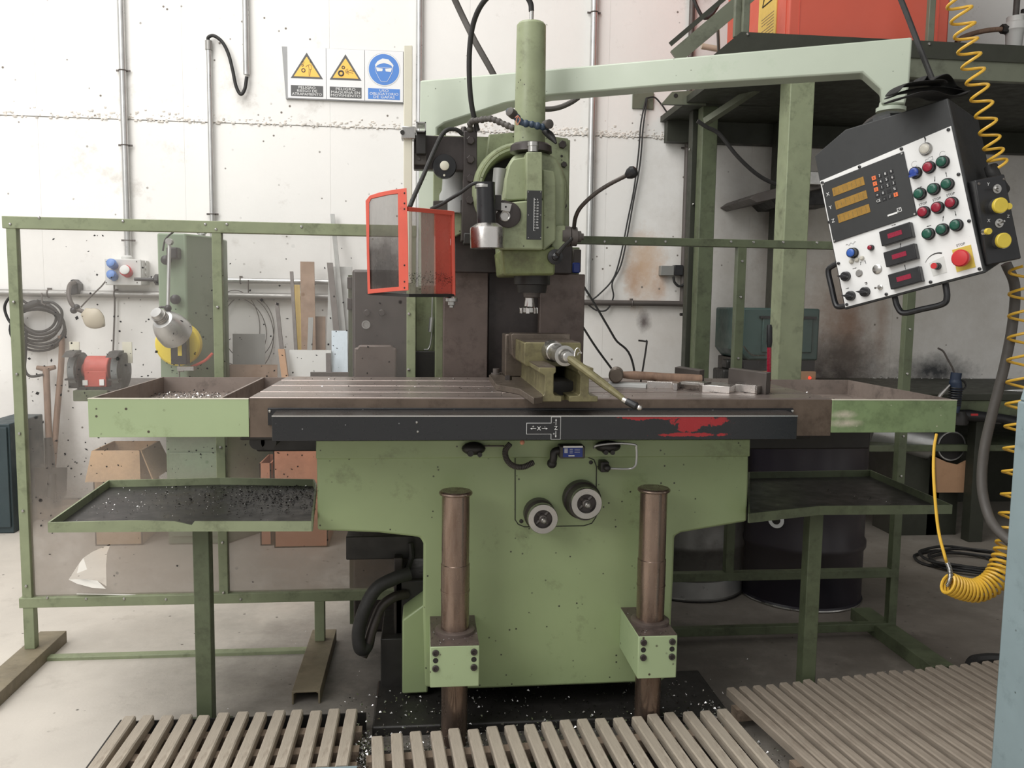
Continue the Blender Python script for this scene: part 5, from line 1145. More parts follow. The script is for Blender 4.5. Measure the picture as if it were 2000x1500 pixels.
for p0, p1, Y in (((1441, 64), (1443, -40), 4.5), ((1457, 62), (1461, -40), 4.46), ((1818, 80), (1823, -40), 4.46)):
    a, c = at(*p0, Y), at(*p1, Y); part('guard_rail_post', B().box(a.x-.018, a.x+.018, Y, Y+.03, a.z-.02, c.z), 'green_steel', t, .003)
for px, py in ((1460, 67), (1815, 86)):
    c = at(px, py, MY0); part('bolt', B().ball((c.x, MY0, c.z), .009, 8), 'steel', t)
s0_, s1_ = at(1318, 112, 4.85), at(1470, -16, 4.7)
part('stair_stringer', B().tube([s0_, s1_], .058, 4), 'green_steel', t)
part('stair_stringer', B().tube([s0_+Vector((-.03, 0, .07)), s1_+Vector((-.03, 0, .07))], .018, 4), 'deck_steel', t)
part('hand_rod', B().tube(pix((1402, 56, 4.9), (1404, 104, 4.9)), .009, 6), 'dark_plate', t)

# cabinet standing on the mezzanine
CYb = 4.62; x0 = at(1540, 40, CYb).x; x1 = at(1853, 60, CYb).x; zz = MZ+.04
t = thing('orange_cabinet', 'orange red cabinet with a yellow label standing on the steel platform', 'cabinet', ((x0+x1)/2, 5, zz))
part('body', B().box(x0, x1, CYb, 5.6, zz, zz+1.3), 'orange_cabinet', t, .012)
part('front_seam', B().box(x0+.06, x0+.064, CYb-.002, CYb, zz, zz+1.3).box(x1-.07, x1-.064, CYb-.002, CYb, zz, zz+1.3), 'red_paint', t)
part('side_strip', B().box(x0-.004, x0, CYb+.03, CYb+.12, zz, zz+1.3), 'orange_cabinet', t)
part('door_edge', B().box(x0-.003, x0, 5.28, 5.30, zz, zz+1.3), 'ink', t)
lb = part('yellow_label', B().box(x0-.006, x0-.0005, CYb+.16, CYb+.42, zz+.1, zz+.75), 'label_yellow', t)
bb = B(); xx = x0-.0068
for k in range(16):
    w = .18 if k % 4 else .1; bb.box(xx, xx+.0006, CYb+.19, CYb+.19+w, zz+.13+k*.017, zz+.134+k*.017)
part('label_print', bb, 'rust_plate', lb)
bb = B(); q = [(xx-.0002, CYb+.22, zz+.46), (xx-.0002, CYb+.36, zz+.46), (xx-.0002, CYb+.29, zz+.6)]
for k in range(3): bb.tube([q[k], q[(k+1) % 3]], .004, 5)
part('warning_triangle', bb, 'ink', lb)

# pressure regulator on the far wall, top right
t = thing('air_regulator', 'grey air regulator with a brown hose at the top right', 'valve', at(1983, 80, 5.0))
c = at(1982, 60, 5.0)
part('body', B().lathe((c.x, 5.0, c.z-.12), (0, 0, 1), [(0, .03), (.02, .045), (.1, .05), (.12, .065), (.16, .065), (.17, .05), (.2, .05)], 28), 'plastic_grey', t)
part('bowl', B().lathe((c.x, 5.0, c.z-.2), (0, 0, 1), [(0, .03), (.03, .042), (.09, .042)], 24), 'cream_bar', t)
part('lever', B().box(c.x+.0, c.x+.1, 4.94, 4.96, c.z+.09, c.z+.11), 'black_paint', t)
part('hose', B().tube(curve(pix((1963, 57, 5), (1940, 58, 5), (1910, 63, 5), (1880, 73, 5), (1868, 84, 5))), .015, 12), 'wood_handle', t)
part('hose_nut', B().lathe(at(1966, 57, 5), (-1, 0, 0), [(0, .03), (.035, .028)], 6), 'dark_iron', t)
part('air_pipe', B().cyl((c.x, 5.0, c.z+.08), (c.x, 5.0, 4.2), .018), 'hose_grey', t)

# wires and little boxes on the wall right of the machine
t = thing('cable_plate', 'green steel plate under the arm with thin cables hung over it', 'bracket', at(1255, 213, WY))
x0, x1, z0, z1 = rect(1235, 180, 1276, 213, WY-.01)
part('plate', B().box(x0, x1, WY-.018, WY-.005, z0, z1), 'green_steel', t, .002)
for q in ([(1262, 192), (1252, 240), (1247, 300), (1238, 370), (1226, 430), (1212, 500), (1197, 545), (1170, 575), (1150, 590)], [(1264, 192), (1256, 250), (1250, 320), (1236, 400), (1215, 510), (1196, 552), (1198, 580), (1185, 605), (1165, 606), (1145, 592)], [(1262, 192), (1278, 190), (1292, 204), (1306, 222), (1327, 228), (1345, 222), (1358, 205)]):
    part('thin_cable', B().tube(curve([at(x, y, WY-.04) for x, y in q]), .0055, 6), 'rubber', t)
for k, q in enumerate(([(1138, 556), (1165, 600), (1200, 660), (1240, 732)], [(1138, 638), (1165, 680), (1205, 735), (1225, 770)])):
    solo('slack_cable', B().tube(curve([at(x, y, 5.2) for x, y in q]+[Vector((at(q[-1][0]+15, q[-1][1], 5.2).x, 5.2, .01))]), .007, 6), 'rubber', ['black cable sloping down right of the column, the upper of two', 'black cable sloping down right of the column, the lower of two'][k], 'cable')
x0, x1, z0, z1 = rect(1290, 519, 1316, 538, WY-.05)
t = thing('wall_switch', 'small grey switch box with a black plug right of the rust stain', 'switch', (x0, WY, z0))
part('box', B().box(x0, x1, WY-.06, WY, z0, z1), 'grey_plate', t, .003)
a, c, zz0, zz1 = rect(1316, 518, 1333, 538, WY-.05); part('plug', B().box(a, c, WY-.07, WY, zz0, zz1), 'black_paint', t, .004)
part('cord', B().tube(curve([at(x, y, WY-.06) for x, y in ((1315, 540), (1318, 552), (1328, 559), (1342, 550), (1352, 530), (1358, 500))]), .009, 8), 'rubber', t)
solo('pipe_stub', B().cyl(at(1328, 614, 5.7), at(1353, 614, 5.7), .011, seg=12).cyl(at(1350, 614, 5.7), (at(1350, 614, 5.7).x, WY, at(1350, 614, 5.7).z), .014, seg=12), 'dark_iron', 'short dark pipe stub beside the left mezzanine post', 'pipe')
solo('hanging_cable', B().tube(curve([at(x, y, 4.9) for x, y in ((1362, 236), (1380, 248), (1405, 262), (1440, 305), (1478, 340), (1512, 358), (1545, 363))]), .012, 8), 'rubber', 'dark cable sagging from the platform brace towards the green post', 'cable')
solo('ceiling_cable', B().tube(curve([at(x, y, 5.4) for x, y in ((1352, -10), (1362, 15), (1375, 35), (1390, 28), (1405, 5), (1412, -15))]), .012, 8), 'rubber', 'dark cable loop hanging at the top left of the stair beam', 'cable')
solo('beige_pipe', B().cyl(at(1370, 90, 5.7), at(1404, 96, 5.7), .02, seg=12), 'lamp_beige', 'short beige pipe seen between stair beam and platform', 'pipe')
solo('arm_cable', B().tube(curve(pix((1752, -20, 2.75), (1772, 30, 2.72), (1795, 90, 2.68), (1822, 158, 2.62))), .009, 10), 'rubber', 'thick dark cable running down from the top to the control panel', 'cable')
t = thing('wedge_shelf', 'dark wedge shaped wall bracket with a pale top behind the green post', 'shelf', at(1530, 400, 5.4))
part('top_board', B().prism([(v.x, v.z) for v in pix((1464, 388, 5.3), (1478, 378, 5.3), (1600, 345, 5.3), (1640, 342, 5.3), (1640, 360, 5.3), (1478, 396, 5.3))], 5.3, WY), 'dark_plate', t, .003)
part('under_box', B().prism([(v.x, v.z) for v in pix((1500, 384, 5.5), (1640, 345, 5.5), (1640, 398, 5.5), (1520, 404, 5.5))], 5.5, WY), 'dark_iron', t, .003)
part('clamp', B().box(at(1577, 345, 5.28).x, at(1604, 345, 5.28).x, 5.25, 5.3, at(1590, 362, 5.28).z, at(1590, 336, 5.28).z), 'steel', t, .004)

# ------------------------------------------------------------------ bench on the right with its things
bz = .93
BX0, BX1 = 2.30, 6.1
t = thing('workbench', 'dark steel workbench along the wall at the right', 'workbench', (3.5, 5.3, 0))
part('top', B().box(BX0, BX1, 4.75, WY-.03, bz-.04, bz), 'deck_steel', t, .004)
part('front_rail', B().box(BX0, BX1, 4.76, 4.82, bz-.13, bz-.04), 'green_frame_dark', t, .003)
part('shelf_board', B().box(BX0, BX1, 4.85, WY-.1, .56, .6), 'green_frame_dark', t, .003)
part('back_plate', B().box(BX0, BX1, WY-.04, WY-.03, 0, .55), 'deck_steel', t)
for x in (BX0+.05, at(1905, 800, 4.8).x, 5.0): part('leg', B().box(x, x+.09, 4.78, 4.86, 0, bz-.13), 'deck_steel', t, .003)
part('burr', chips('', lambda r: (3.2+r.random()*.9, WY-.06, bz), 60, '', None, (.01, .03), 71), 'plastic_grey', t, kind='stuff')
KYn = 5.15
x0, x1, z0, z1 = rect(1449, 602, 1600, 704, KYn)
t = thing('small_furnace', 'dark teal box furnace with two red lamps on its base, behind the green post', 'furnace', ((x0+x1)/2, KYn, bz))
part('body', B().prism([(x0, z0+.06), (x0+.05, z0), (x1, z0), (x1, z1), (x0, z1)], KYn, KYn+.5), 'teal_paint', t, .012)
part('door_recess', B().prism([(x0+.13, z0+.05), (x1-.05, z0+.05), (x1-.05, z1-.05), (x0+.13, z1-.05)], KYn-.012, KYn), 'teal_paint', t, .006)
part('lid_lip', B().box(x0+.11, x1-.03, KYn-.02, KYn, z1-.065, z1-.05), 'black_paint', t)
part('black_gap', B().box(x0+.03, x1-.01, KYn+.02, KYn+.5, bz+.08, z0), 'black_paint', t)
part('base', B().box(at(1478, 724, KYn).x, at(1593, 724, KYn).x, KYn-.01, KYn+.5, bz, bz+.10), 'plywood', t, .004)
for px in (1490, 1582):
    c = at(px, 724, KYn-.01); part('pilot_lamp', B().lathe((c.x, KYn-.01, bz+.06), (0, -1, 0), [(0, .010), (.008, .008)], 16), 'led_lit', t)
c = at(1515, 724, KYn-.01); part('dial', B().lathe((c.x, KYn-.01, bz+.05), (0, -1, 0), [(0, .018), (.016, .016)], 16), 'black_paint', t)
part('silver_handle', B().tube(curve(pix((1452, 676, KYn-.03), (1462, 688, KYn-.03), (1472, 694, KYn-.03), (1498, 694, KYn-.03)), 4), .005, 6), 'steel', t)
c = at(1425, 712, 5.3)
solo('bench_vise', B().box(c.x-.06, c.x+.06, 5.25, 5.45, bz, bz+.1).box(c.x-.02, c.x+.09, 5.3, 5.4, bz+.1, bz+.16), 'dark_iron', 'small dark metal lump on the bench left of the furnace', 'tool', bev=.01)
# welding torch, hung at the bench front
Yt = 4.62
t = thing('welding_torch', 'blue grey ribbed welding torch with a thin bent wire above the right tray', 'torch', at(1850, 800, Yt))
part('handle', B().tube(curve(pix((1868, 728, Yt), (1866, 745, Yt), (1868, 765, Yt), (1866, 790, Yt), (1862, 805, Yt))), [.03]*8+[.034]*8+[.03]*17, 12), 'torch_blue', t)
bb = B()
for k in range(8): bb.ring(at(1867-k*.6, 758+k*4.6, Yt), Vector((.05, 0, 1)), .034, .005, 18, 6)
part('grip_rib', bb, 'black_paint', t)
part('trigger', B().tube(pix((1855, 752, Yt), (1838, 770, Yt), (1828, 784, Yt)), [.008, .012, .007], 8), 'steel', t)
part('neck', B().tube(curve(pix((1864, 730, Yt), (1860, 718, Yt), (1850, 700, Yt), (1842, 686, Yt), (1832, 680, Yt))), .0055, 8), 'dark_plate', t)
part('hang_hook', B().tube(curve(pix((1872, 742, Yt), (1884, 746, Yt), (1886, 756, Yt), (1878, 762, Yt)), 4), .006, 6).cyl(at(1866, 775, Yt), at(1866, 775, 4.78), .012), 'rubber', t)
# angle grinder on the shelf
Yg = 4.70
t = thing('angle_grinder', 'black angle grinder lying under the bench edge right of the end tray', 'grinder', at(1930, 830, Yg))
part('body', B().tube(pix((1868, 810, Yg), (1890, 811, Yg), (1930, 815, Yg), (1955, 817, Yg), (1985, 826, Yg)), [.03, .036, .03, .028, .04], 16), 'black_paint', t)
part('gear_head', B().lathe(at(1872, 822, Yg), (0, 0, 1), [(-.02, .05), (.03, .05), (.06, .035)], 20), 'dark_iron', t)
a, c, zz0, zz1 = rect(1896, 808, 1910, 812, Yg-.034)
part('red_badge', B().box(a, c, Yg-.036, Yg-.028, zz0, zz1), 'estop_red', t)
part('support_hook', B().box(at(1920, 825, Yg).x, at(1925, 825, Yg).x, Yg, 4.8, at(1920, 824, Yg).z, at(1920, 812, Yg).z), 'dark_iron', t)
# ducts and panels under the bench
t = thing('duct_elbow', 'galvanised duct elbow with a round black mouth under the bench', 'duct', at(1866, 900, 4.9))
c = at(1862, 872, 4.88)
part('duct', B().lathe((c.x, 4.9, c.z), (0, 1, 0), [(0, .085), (0, .092), (.3, .092)], 32), 'galvanised', t)
part('mouth', B().lathe((c.x, 4.893, c.z), (0, 1, 0), [(0, .083), (.01, .083)], 32), 'ink', t)
part('collar_edge', B().ring((c.x, 4.9, c.z), (0, 1, 0), .09, .006, 32, 6), 'galvanised', t)
part('duct_stand', B().box(c.x-.1, c.x+.1, 4.95, 5.2, 0, c.z-.08), 'deck_steel', t)
P_ = [(v.x, v.z) for v in pix((1828, 893, 4.86), (1850, 903, 4.86), (1872, 908, 4.86), (1888, 900, 4.86), (1886, 962, 4.86), (1831, 962, 4.86))]
solo('torn_board', B().prism(P_, 4.86, 4.875), 'plywood', 'torn brown board standing below the black duct mouth', 'board')
t = thing('duct_pipe', 'tilted galvanised duct piece left of the duct elbow', 'duct', at(1795, 880, 4.9))
a, c = at(1760, 852, 4.95), at(1815, 860, 4.95)
part('duct', B().tube([a+Vector((-.15, .1, .02)), c+Vector((0, 0, -.02))], [.09, .1], 28), 'galvanised', t)
part('rim', B().ring(c+Vector((0, 0, -.02)), c-a+Vector((.15, -.1, -.02)), .1, .005, 28, 6), 'steel', t)
part('stand', B().box(at(1745, 880, 5).x, at(1830, 880, 5).x, 4.95, 5.2, 0, at(1780, 880, 4.95).z), 'deck_steel', t)
solo('duct_offcut', B().lathe(at(1980, 800, 5.0), (0, .2, 1), [(-.05, .1), (-.04, .11), (.12, .11), (.12, .1)], 28), 'galvanised', 'round galvanised piece under the bench at the right edge', 'duct')
rg = random.Random(8); bb = B()
for k in range(4):
    c = Vector((3.05+rg.uniform(-.05, .05), 4.35+rg.uniform(-.05, .05), .012+.012*k)); R_ = .17+.05*rg.random()
    bb.tube([(c.x+R_*1.25*cos(a*pi/16), c.y+R_*sin(a*pi/16), c.z+.004*sin(a)) for a in range(33)], .008, 6)
solo('floor_cable', bb, 'rubber', 'dark cable coiled loosely on the floor under the bench', 'cable')

# ------------------------------------------------------------------ drums
def drum(name, label, cx, cy, r, h, m, band=None):
    t = thing(name, label, 'drum', (cx, cy, 0)); p = [(0, r-.01), (0, r), (.012, r+.006), (.02, r)]
    for k in (h*.33, h*.66): p += [(k-.03, r), (k-.012, r+.011), (k+.012, r+.011), (k+.03, r)]
    p += [(h-.03, r), (h-.012, r+.007), (h, r+.007), (h, r-.004)]
    part('shell', B().lathe((cx, cy, 0), (0, 0, 1), p, 56), m, t)
    part('lid', B().lathe((cx, cy, h-.02), (0, 0, 1), [(0, r-.005), (.006, r-.005)], 48), m, t)
    part('bottom_rim', B().ring((cx, cy, .006), (0, 0, 1), r+.003, .006, 56, 6), 'steel' if band is None else 'dark_iron', t)
    if band: part('pale_band', B().lathe((cx, cy, .014), (0, 0, 1), [(0, r+.002), (band, r+.002)], 56), 'galvanised', t)
    return t
d1 = drum('oil_drum', 'dark purple oil drum with a round white sticker under the right drip tray', 1.90, 3.98, .295, .88, 'drum_purple')
a = at(1531, 1010, 3.7); ang = math.atan2(a.y-3.98-.02, a.x-1.90)
nv = Vector((a.x-1.90, 0, 0)); sx_ = max(-.29, min(.29, a.x-1.90)); sy_ = -math.sqrt(.2965**2-sx_**2)
n_ = Vector((sx_, sy_, 0)).normalized(); o_ = Vector((1.90, 3.98, a.z-.035))+n_*.297
part('sticker', B().lathe(o_, n_, [(0, .04), (.001, .04)], 30), 'white_print', d1)
part('sticker_dot', B().lathe(o_+n_*.001, n_, [(0, .022), (.001, .022)], 24).lathe(o_+n_*.0015+Vector((0, 0, 0)), n_, [(0, .012), (.0012, .012)], 24), 'ink', d1)
drum('steel_drum', 'grey ribbed steel drum with a pale bottom band right of the machine', 1.36, 4.14, .285, .80, 'drum_steel', .085)
c = at(1492, 893, 4.3)
t = thing('metal_bucket', 'pale galvanised bucket standing on the grey steel drum', 'bucket', (1.46, 4.2, .8))
part('body', B().lathe((1.47, 4.2, .8), (0, 0, 1), [(0, .10), (.22, .115), (.22, .105), (.02, .09)], 36), 'galvanised', t)
part('rim', B().ring((1.47, 4.2, 1.02), (0, 0, 1), .115, .005, 36, 6), 'steel', t)

# ------------------------------------------------------------------ control pendant
PC = Vector((1.4036, 2.42, 1.7046)); pxa = Vector((.5429, -.7989, .259)).normalized(); pza = Vector((-.1466, .2135, .9659)); pza = (pza-pxa*pza.dot(pxa)).normalized(); pya = pza.cross(pxa)
PM = Matrix(((pxa.x, pya.x, pza.x, PC.x), (pxa.y, pya.y, pza.y, PC.y), (pxa.z, pya.z, pza.z, PC.z), (0, 0, 0, 1)))
pd = thing('control_panel', 'black control box with a white panel of buttons hanging tilted from the arm', 'control panel', PC, M=PM)
L_ = lambda: B(None, True)
def pp(name, b, m, par=None, bev=0, **k): return part(name, b, m, par or pd, bev, **k)
F1 = [(-.213, -.219), (.212, -.219), (.212, .295), (-.095, .332), (-.211, .292)]
F2 = [(-.205, -.17), (.21, -.165), (.21, .262), (-.08, .31), (-.2, .28)]
pp('housing', L_().prism(F1, .003, .205, pts2=F2), 'black_panel', None, .004)
pp('neck_socket', L_().lathe((-.02, .10, .28), (0, 0, 1), [(0, .07), (.06, .065), (.075, .045)], 8), 'black_panel')
fp = pp('front_plate', L_().prism([(-.207, -.211), (.205, -.211), (.205, .213), (-.207, .205)], 0, .004), 'white_plate')
for x, z in ((.197, .205), (.06, .204), (-.073, .2), (-.2, .197), (.198, .072), (.199, -.065), (.199, -.204), (.063, -.204), (-.071, -.205), (-.2, -.204), (-.2, -.07), (-.203, .067)):
    pp('screw', L_().lathe((x, 0, z), (0, -1, 0), [(0, .0048), (.003, .0048), (.004, .003)], 14), 'black_paint', fp)
dro = pp('digital_readout', L_().box(-.202, .065, -.004, 0, -.002, .194), 'black_panel', fp, .001)
for x, z in ((-.197, .189), (.060, .189), (-.197, .003), (.060, .003)): pp('screw', L_().lathe((x, -.004, z), (0, -1, 0), [(0, .003), (.002, .003)], 12), 'steel', fp)
for k, s in enumerate('XYZ'):
    z = .153-.0437*k
    pp('display', L_().box(-.171, -.066, -.005, -.004, z-.013, z+.013), 'amber_screen', fp)
    bb = L_()
    for j in range(7): bb.box(-.165+j*.0145, -.1644+j*.0145, -.0055, -.005, z-.008, z+.008)
    pp('display_segment', bb, 'old_brass', fp)
bb = L_(); U_ = (1, 0, 0); Z_ = (0, 0, 1)
for k, s in enumerate('XYZ'): bb.text(s, (-.188, -.0042, .153-.0437*k), U_, Z_, .016)
kx = [-.035, -.017, .001, .019]; kz = [.149, .131, .113, .095, .077]
rows = [['', '7', '8', '9'], ['', '4', '5', '6'], ['', '1', '2', '3'], ['=', '0', '', '%'], ['CE', '-', '/', '']]
for i, r in enumerate(rows):
    for j, s in enumerate(r):
        if s: bb.text(s, (kx[j], -.0052, kz[i]), U_, Z_, .011)
bb.box(-.018, .012, -.0048, -.004, .0215, .0265)
for a, c, e, g in ((.013, .026, .0235, .025), (.013, .026, .0345, .036), (.013, .0145, .0235, .036), (.0245, .026, .0235, .036)): bb.box(a, c, -.0048, -.004, e, g)
bb.tube([(.0165, -.0048, .026), (.0225, -.0048, .034)], .0008, 4)
pp('lettering', bb, 'white_print', fp)
for i, r in enumerate(rows):
    for j, s in enumerate(r):
        o = (j == 0 and i < 3) or (i == 4 and j == 3)
        k_ = pp('key', L_().box(kx[j]-.0062, kx[j]+.0062, -.006 if o else -.005, -.004, kz[i]-.0062, kz[i]+.0062), 'key_orange' if o else 'black_paint', fp, .0005)
bb = L_()
for s, z in zip('XYZ', kz): bb.text(s, (kx[0], -.0062, z), U_, Z_, .008)
bb.text('E', (kx[3], -.0062, kz[4]), U_, Z_, .008)
pp('key_letter', bb, 'ink', fp)
def button(x, z, m, r=.0158, h=.016, name='push_button'):
    g = pp(name, L_().lathe((x, 0, z), (0, -1, 0), [(0, r*1.12), (.004, r*1.12), (.006, r), (h, r), (h, r*.84)], 28), 'black_paint' if m not in ('btn_clear',) else 'steel', pd)
    pp('cap', L_().lathe((x, -h+.001, z), (0, -1, 0), [(0, r*.84), (.003, r*.84), (.0045, r*.74), (.0055, r*.45), (.0058, r*.1)], 28), m, g); return g
gx = [.087, .127, .166]
button(.127, .176, 'btn_clear', .0165, .01)
b1 = button(gx[0], .119, 'btn_blue'); pp('selector_wing', L_().box(gx[0]-.011, gx[0]+.011, -.03, -.016, .106, .112), 'btn_blue', b1)
button(gx[1], .120, 'btn_red'); button(gx[2], .121, 'btn_green')
for x in gx: button(x, .0545, 'btn_green'); button(x, -.001, 'btn_red'); button(x, -.0665, 'btn_green')
for k, (zt_, zb_) in enumerate(((-.018, -.064), (-.083, -.129), (-.152, -.198))):
    w = pp('speed_display', L_().box(-.046, .048, -.022, 0, zb_, zt_), 'black_paint', pd, .002)
    pp('red_window', L_().box(-.022, .021, -.0228, -.022, (zb_+zt_)/2-.006, (zb_+zt_)/2+.008), 'red_led', w)
button(-.145, -.053, 'btn_blue_light', .0148, .02)
button(-.087, -.054, 'btn_red', .008, .012)
for x, z in ((-.157, -.077), (-.139, -.0765), (-.122, -.076)): pp('indicator_lamp', L_().lathe((x, 0, z), (0, -1, 0), [(0, .0068), (.006, .0068), (.009, .004)], 18), 'label_yellow' if 0 else 'btn_clear', pd)
for x, z, r in ((-.083, -.123, .0148), (-.141, -.119, .0112)): pp('blank_plug', L_().lathe((x, 0, z), (0, -1, 0), [(0, r), (.002, r), (.004, r*.8)], 26), 'steel', pd)
for x, z in ((-.184, -.117), (-.181, -.181), (-.133, -.181)):
    g = pp('rotary_knob', L_().lathe((x, 0, z), (0, -1, 0), [(0, .0155), (.012, .0145), (.014, .012)], 26), 'black_paint', pd)
    pp('pointer', L_().prism([(x-.019, z+.006), (x-.006, z-.004), (x+.012, z-.008), (x+.014, z-.003), (x+.0, z+.005)], -.026, -.013), 'black_paint', g, .0008)
g = pp('toggle_switch', L_().lathe((-.085, 0, -.179), (0, -1, 0), [(0, .008), (.004, .008), (.005, .005), (.010, .005)], 12), 'steel', pd)
pp('lever', L_().tube([(-.085, -.008, -.179), (-.090, -.024, -.181)], [.002, .0032], 8), 'steel', g)
pp('stop_backing', L_().box(.139, .19, -.002, 0, -.196, -.131), 'yellow_plate', fp)
g = pp('emergency_stop', L_().lathe((.166, 0, -.164), (0, -1, 0), [(0, .015), (.016, .015), (.018, .0235), (.03, .024), (.034, .021), (.036, .010)], 36), 'estop_red', pd, label='red mushroom stop button')
g = pp('potentiometer_plate', L_().prism([(.069, -.149), (.113, -.141), (.113, -.189), (.073, -.189)], -.001, 0), 'plastic_grey', fp)
g = pp('potentiometer', L_().lathe((.092, 0, -.165), (0, -1, 0), [(0, .0105), (.014, .0095), (.014, .0085), (.026, .0085)], 20), 'black_paint', pd)
pp('red_cap', L_().lathe((.092, -.026, -.165), (0, -1, 0), [(0, .0088), (.004, .0085)], 16), 'estop_red', g)
bb = L_()
for x, z in ((.087, .0255), (.127, .0255), (.166, .0255), (.164, -.122)): bb.text('STOP', (x, -.0002, z-.001), U_, Z_, .010)
def parrow(x, z, dx, dz, L): 
    d = Vector((dx, 0, dz)).normalized(); n = Vector((d.z, 0, -d.x)); p = Vector((x, -.0006, z))-d*L/2; e = p+d*(L*.6); w = .0007
    bb.add([p+n*w, p-n*w, e-n*w, e+n*w], [(0, 1, 2, 3)]); bb.add([e+n*.0018, e-n*.0018, p+d*L], [(0, 1, 2)])
for a in ((.133, .082, -.25, -1, .016), (.166, .085, 0, 1, .016), (.088, .0745, 1, 0, .014), (.133, -.035, .3, 1, .016), (.168, -.033, 0, -1, .016), (.09, -.0435, -1, 0, .014), (-.007, -.008, 1, 0, .014), (.0, -.073, .3, 1, .016), (.0, -.14, 0, 1, .016), (-.152, -.1, 1, 0, .014), (-.13, -.09, .3, 1, .012), (-.115, -.09, -.1, 1, .012), (-.188, -.155, 1, 0, .012)): parrow(*a)
bb.add([(.128, -.0006, .212), (.132, -.0006, .212), (.129, -.0006, .204), (.133, -.0006, .204), (.127, -.0006, .193), (.129, -.0006, .201), (.126, -.0006, .201)], [(0, 1, 3, 2), (2, 3, 4)])
def arc(cx, cz, r, a0, a1, w0, w1, n=14):
    P = []; 
    for k in range(n+1):
        a = radians(a0+(a1-a0)*k/n); w = w0+(w1-w0)*k/n; P += [(cx+cos(a)*(r-w/2), -.0006, cz+sin(a)*(r-w/2)), (cx+cos(a)*(r+w/2), -.0006, cz+sin(a)*(r+w/2))]
    bb.add(P, [(2*k, 2*k+1, 2*k+3, 2*k+2) for k in range(n)])
arc(.092, -.165, .038, 150, 62, .0006, .0045); arc(.168, .144, .0085, 330, 20+0, .0006, .0006); arc(.087, .146, .0085, 320, 30, .0005, .0005)
for a, c, e, g in ((.119, .129, .137, .1375), (.119, .129, .146, .1465), (.119, .1195, .137, .1465), (.129, .14, .139, .1395), (.129, .14, .149, .1495), (.1395, .14, .139, .1495)): bb.box(a, c, -.0008, 0, e, g)
for k in range(12):
    x = -.165+k*.0028; bb.tube([(x, -.0006, -.022+.003*math.sin(k*1.3)), (x+.0028, -.0006, -.022+.003*math.sin((k+1)*1.3))], .0004, 4)
bb.tube([(-.13, -.0006, -.153), (-.123, -.0006, -.153), (-.123, -.0006, -.158), (-.128, -.0006, -.158)], .0012, 4)
pp('panel_print', bb, 'ink', fp)
def handle(P, r=.009): return pp('handle', L_().tube(curve(P, 5), r, 10), 'black_paint', None)
handle([(-.205, .02, -.064), (-.232, .02, -.068), (-.25, .02, -.08), (-.25, .02, -.135), (-.248, .02, -.188), (-.236, .02, -.202), (-.205, .02, -.203)])
handle([(-.062, .03, -.215), (-.060, .03, -.245), (-.045, .03, -.27), (.01, .03, -.272), (.07, .03, -.272), (.086, .03, -.255), (.09, .03, -.215)])

# ------------------------------------------------------------------ plug box fixed to the panel's right side
QY = 2.2
qc = at(1948, 432, QY)
u0, u1 = at(1905, 440, QY), at(1990, 425, QY)
t = thing('plug_box', 'small black switch box with yellow capped plugs at the right of the control panel', 'switch box', qc)
P_ = [(v.x, v.z) for v in pix((1904, 352, QY), (1962, 340, QY), (1995, 505, QY), (1928, 519, QY))]
P2 = [(v.x, v.z) for v in pix((1935, 345, QY), (1992, 333, QY), (2030, 505, QY), (1960, 519, QY))]
part('housing', B().prism(P_, QY, QY+.12, pts2=P2), 'black_paint', t, .004)
for px, py in ((1912, 359), (1961, 350)):
    c = at(px, py, QY); part('screw', B().lathe((c.x, QY, c.z), (0, -1, 0), [(0, .004), (.002, .003)], 10), 'dark_plate', t)
for px, py, tx, tz_ in ((1947, 369, -.02, .0), (1951, 436, 0, .004)):
    c = at(px, py, QY); g = part('toggle_switch', B().lathe((c.x, QY, c.z), (0, -1, 0), [(0, .0125), (.002, .0125), (.003, .008), (.008, .006)], 24), 'steel', t)
    part('lever', B().tube([(c.x, QY-.006, c.z), (c.x+tx, QY-.022, c.z+tz_)], [.002, .003], 8), 'steel', g)
def plug(px, py, r, h, dx):
    c = at(px, py, QY); part('plug_body', B().lathe((c.x+dx, QY, c.z), (-dx*12, -1, 0), [(0, r*1.03), (h*.7, r*1.03)], 28), 'steel', t)
    part('yellow_cap', B().lathe((c.x+dx*.3, QY-h*.6, c.z), (-dx*12, -1, 0), [(0, r), (.008, r), (.010, r*.9)], 28), 'yellow_plastic', t)
plug(1942, 403, .021, .03, .004); plug(1958, 405, .009, .03, .003); plug(1920, 453, .009, .026, .003); plug(1948, 471, .021, .03, .005)
bb = B()
for s, px, py in (('Y', 1930, 360), ('X', 1931, 431), ('Z', 1969, 423)): c = at(px, py, QY); bb.text(s, (c.x, QY, c.z), (1, 0, 0), (0, 0, 1), .012)
part('lettering', bb, 'white_print', t)
solo('black_sleeve', B().tube(curve(pix((1935, 325, 2.32), (1942, 345, 2.31), (1960, 372, 2.34))), .018, 12), 'rubber', 'short black sleeve where the yellow coil meets the plug box', 'sleeve')

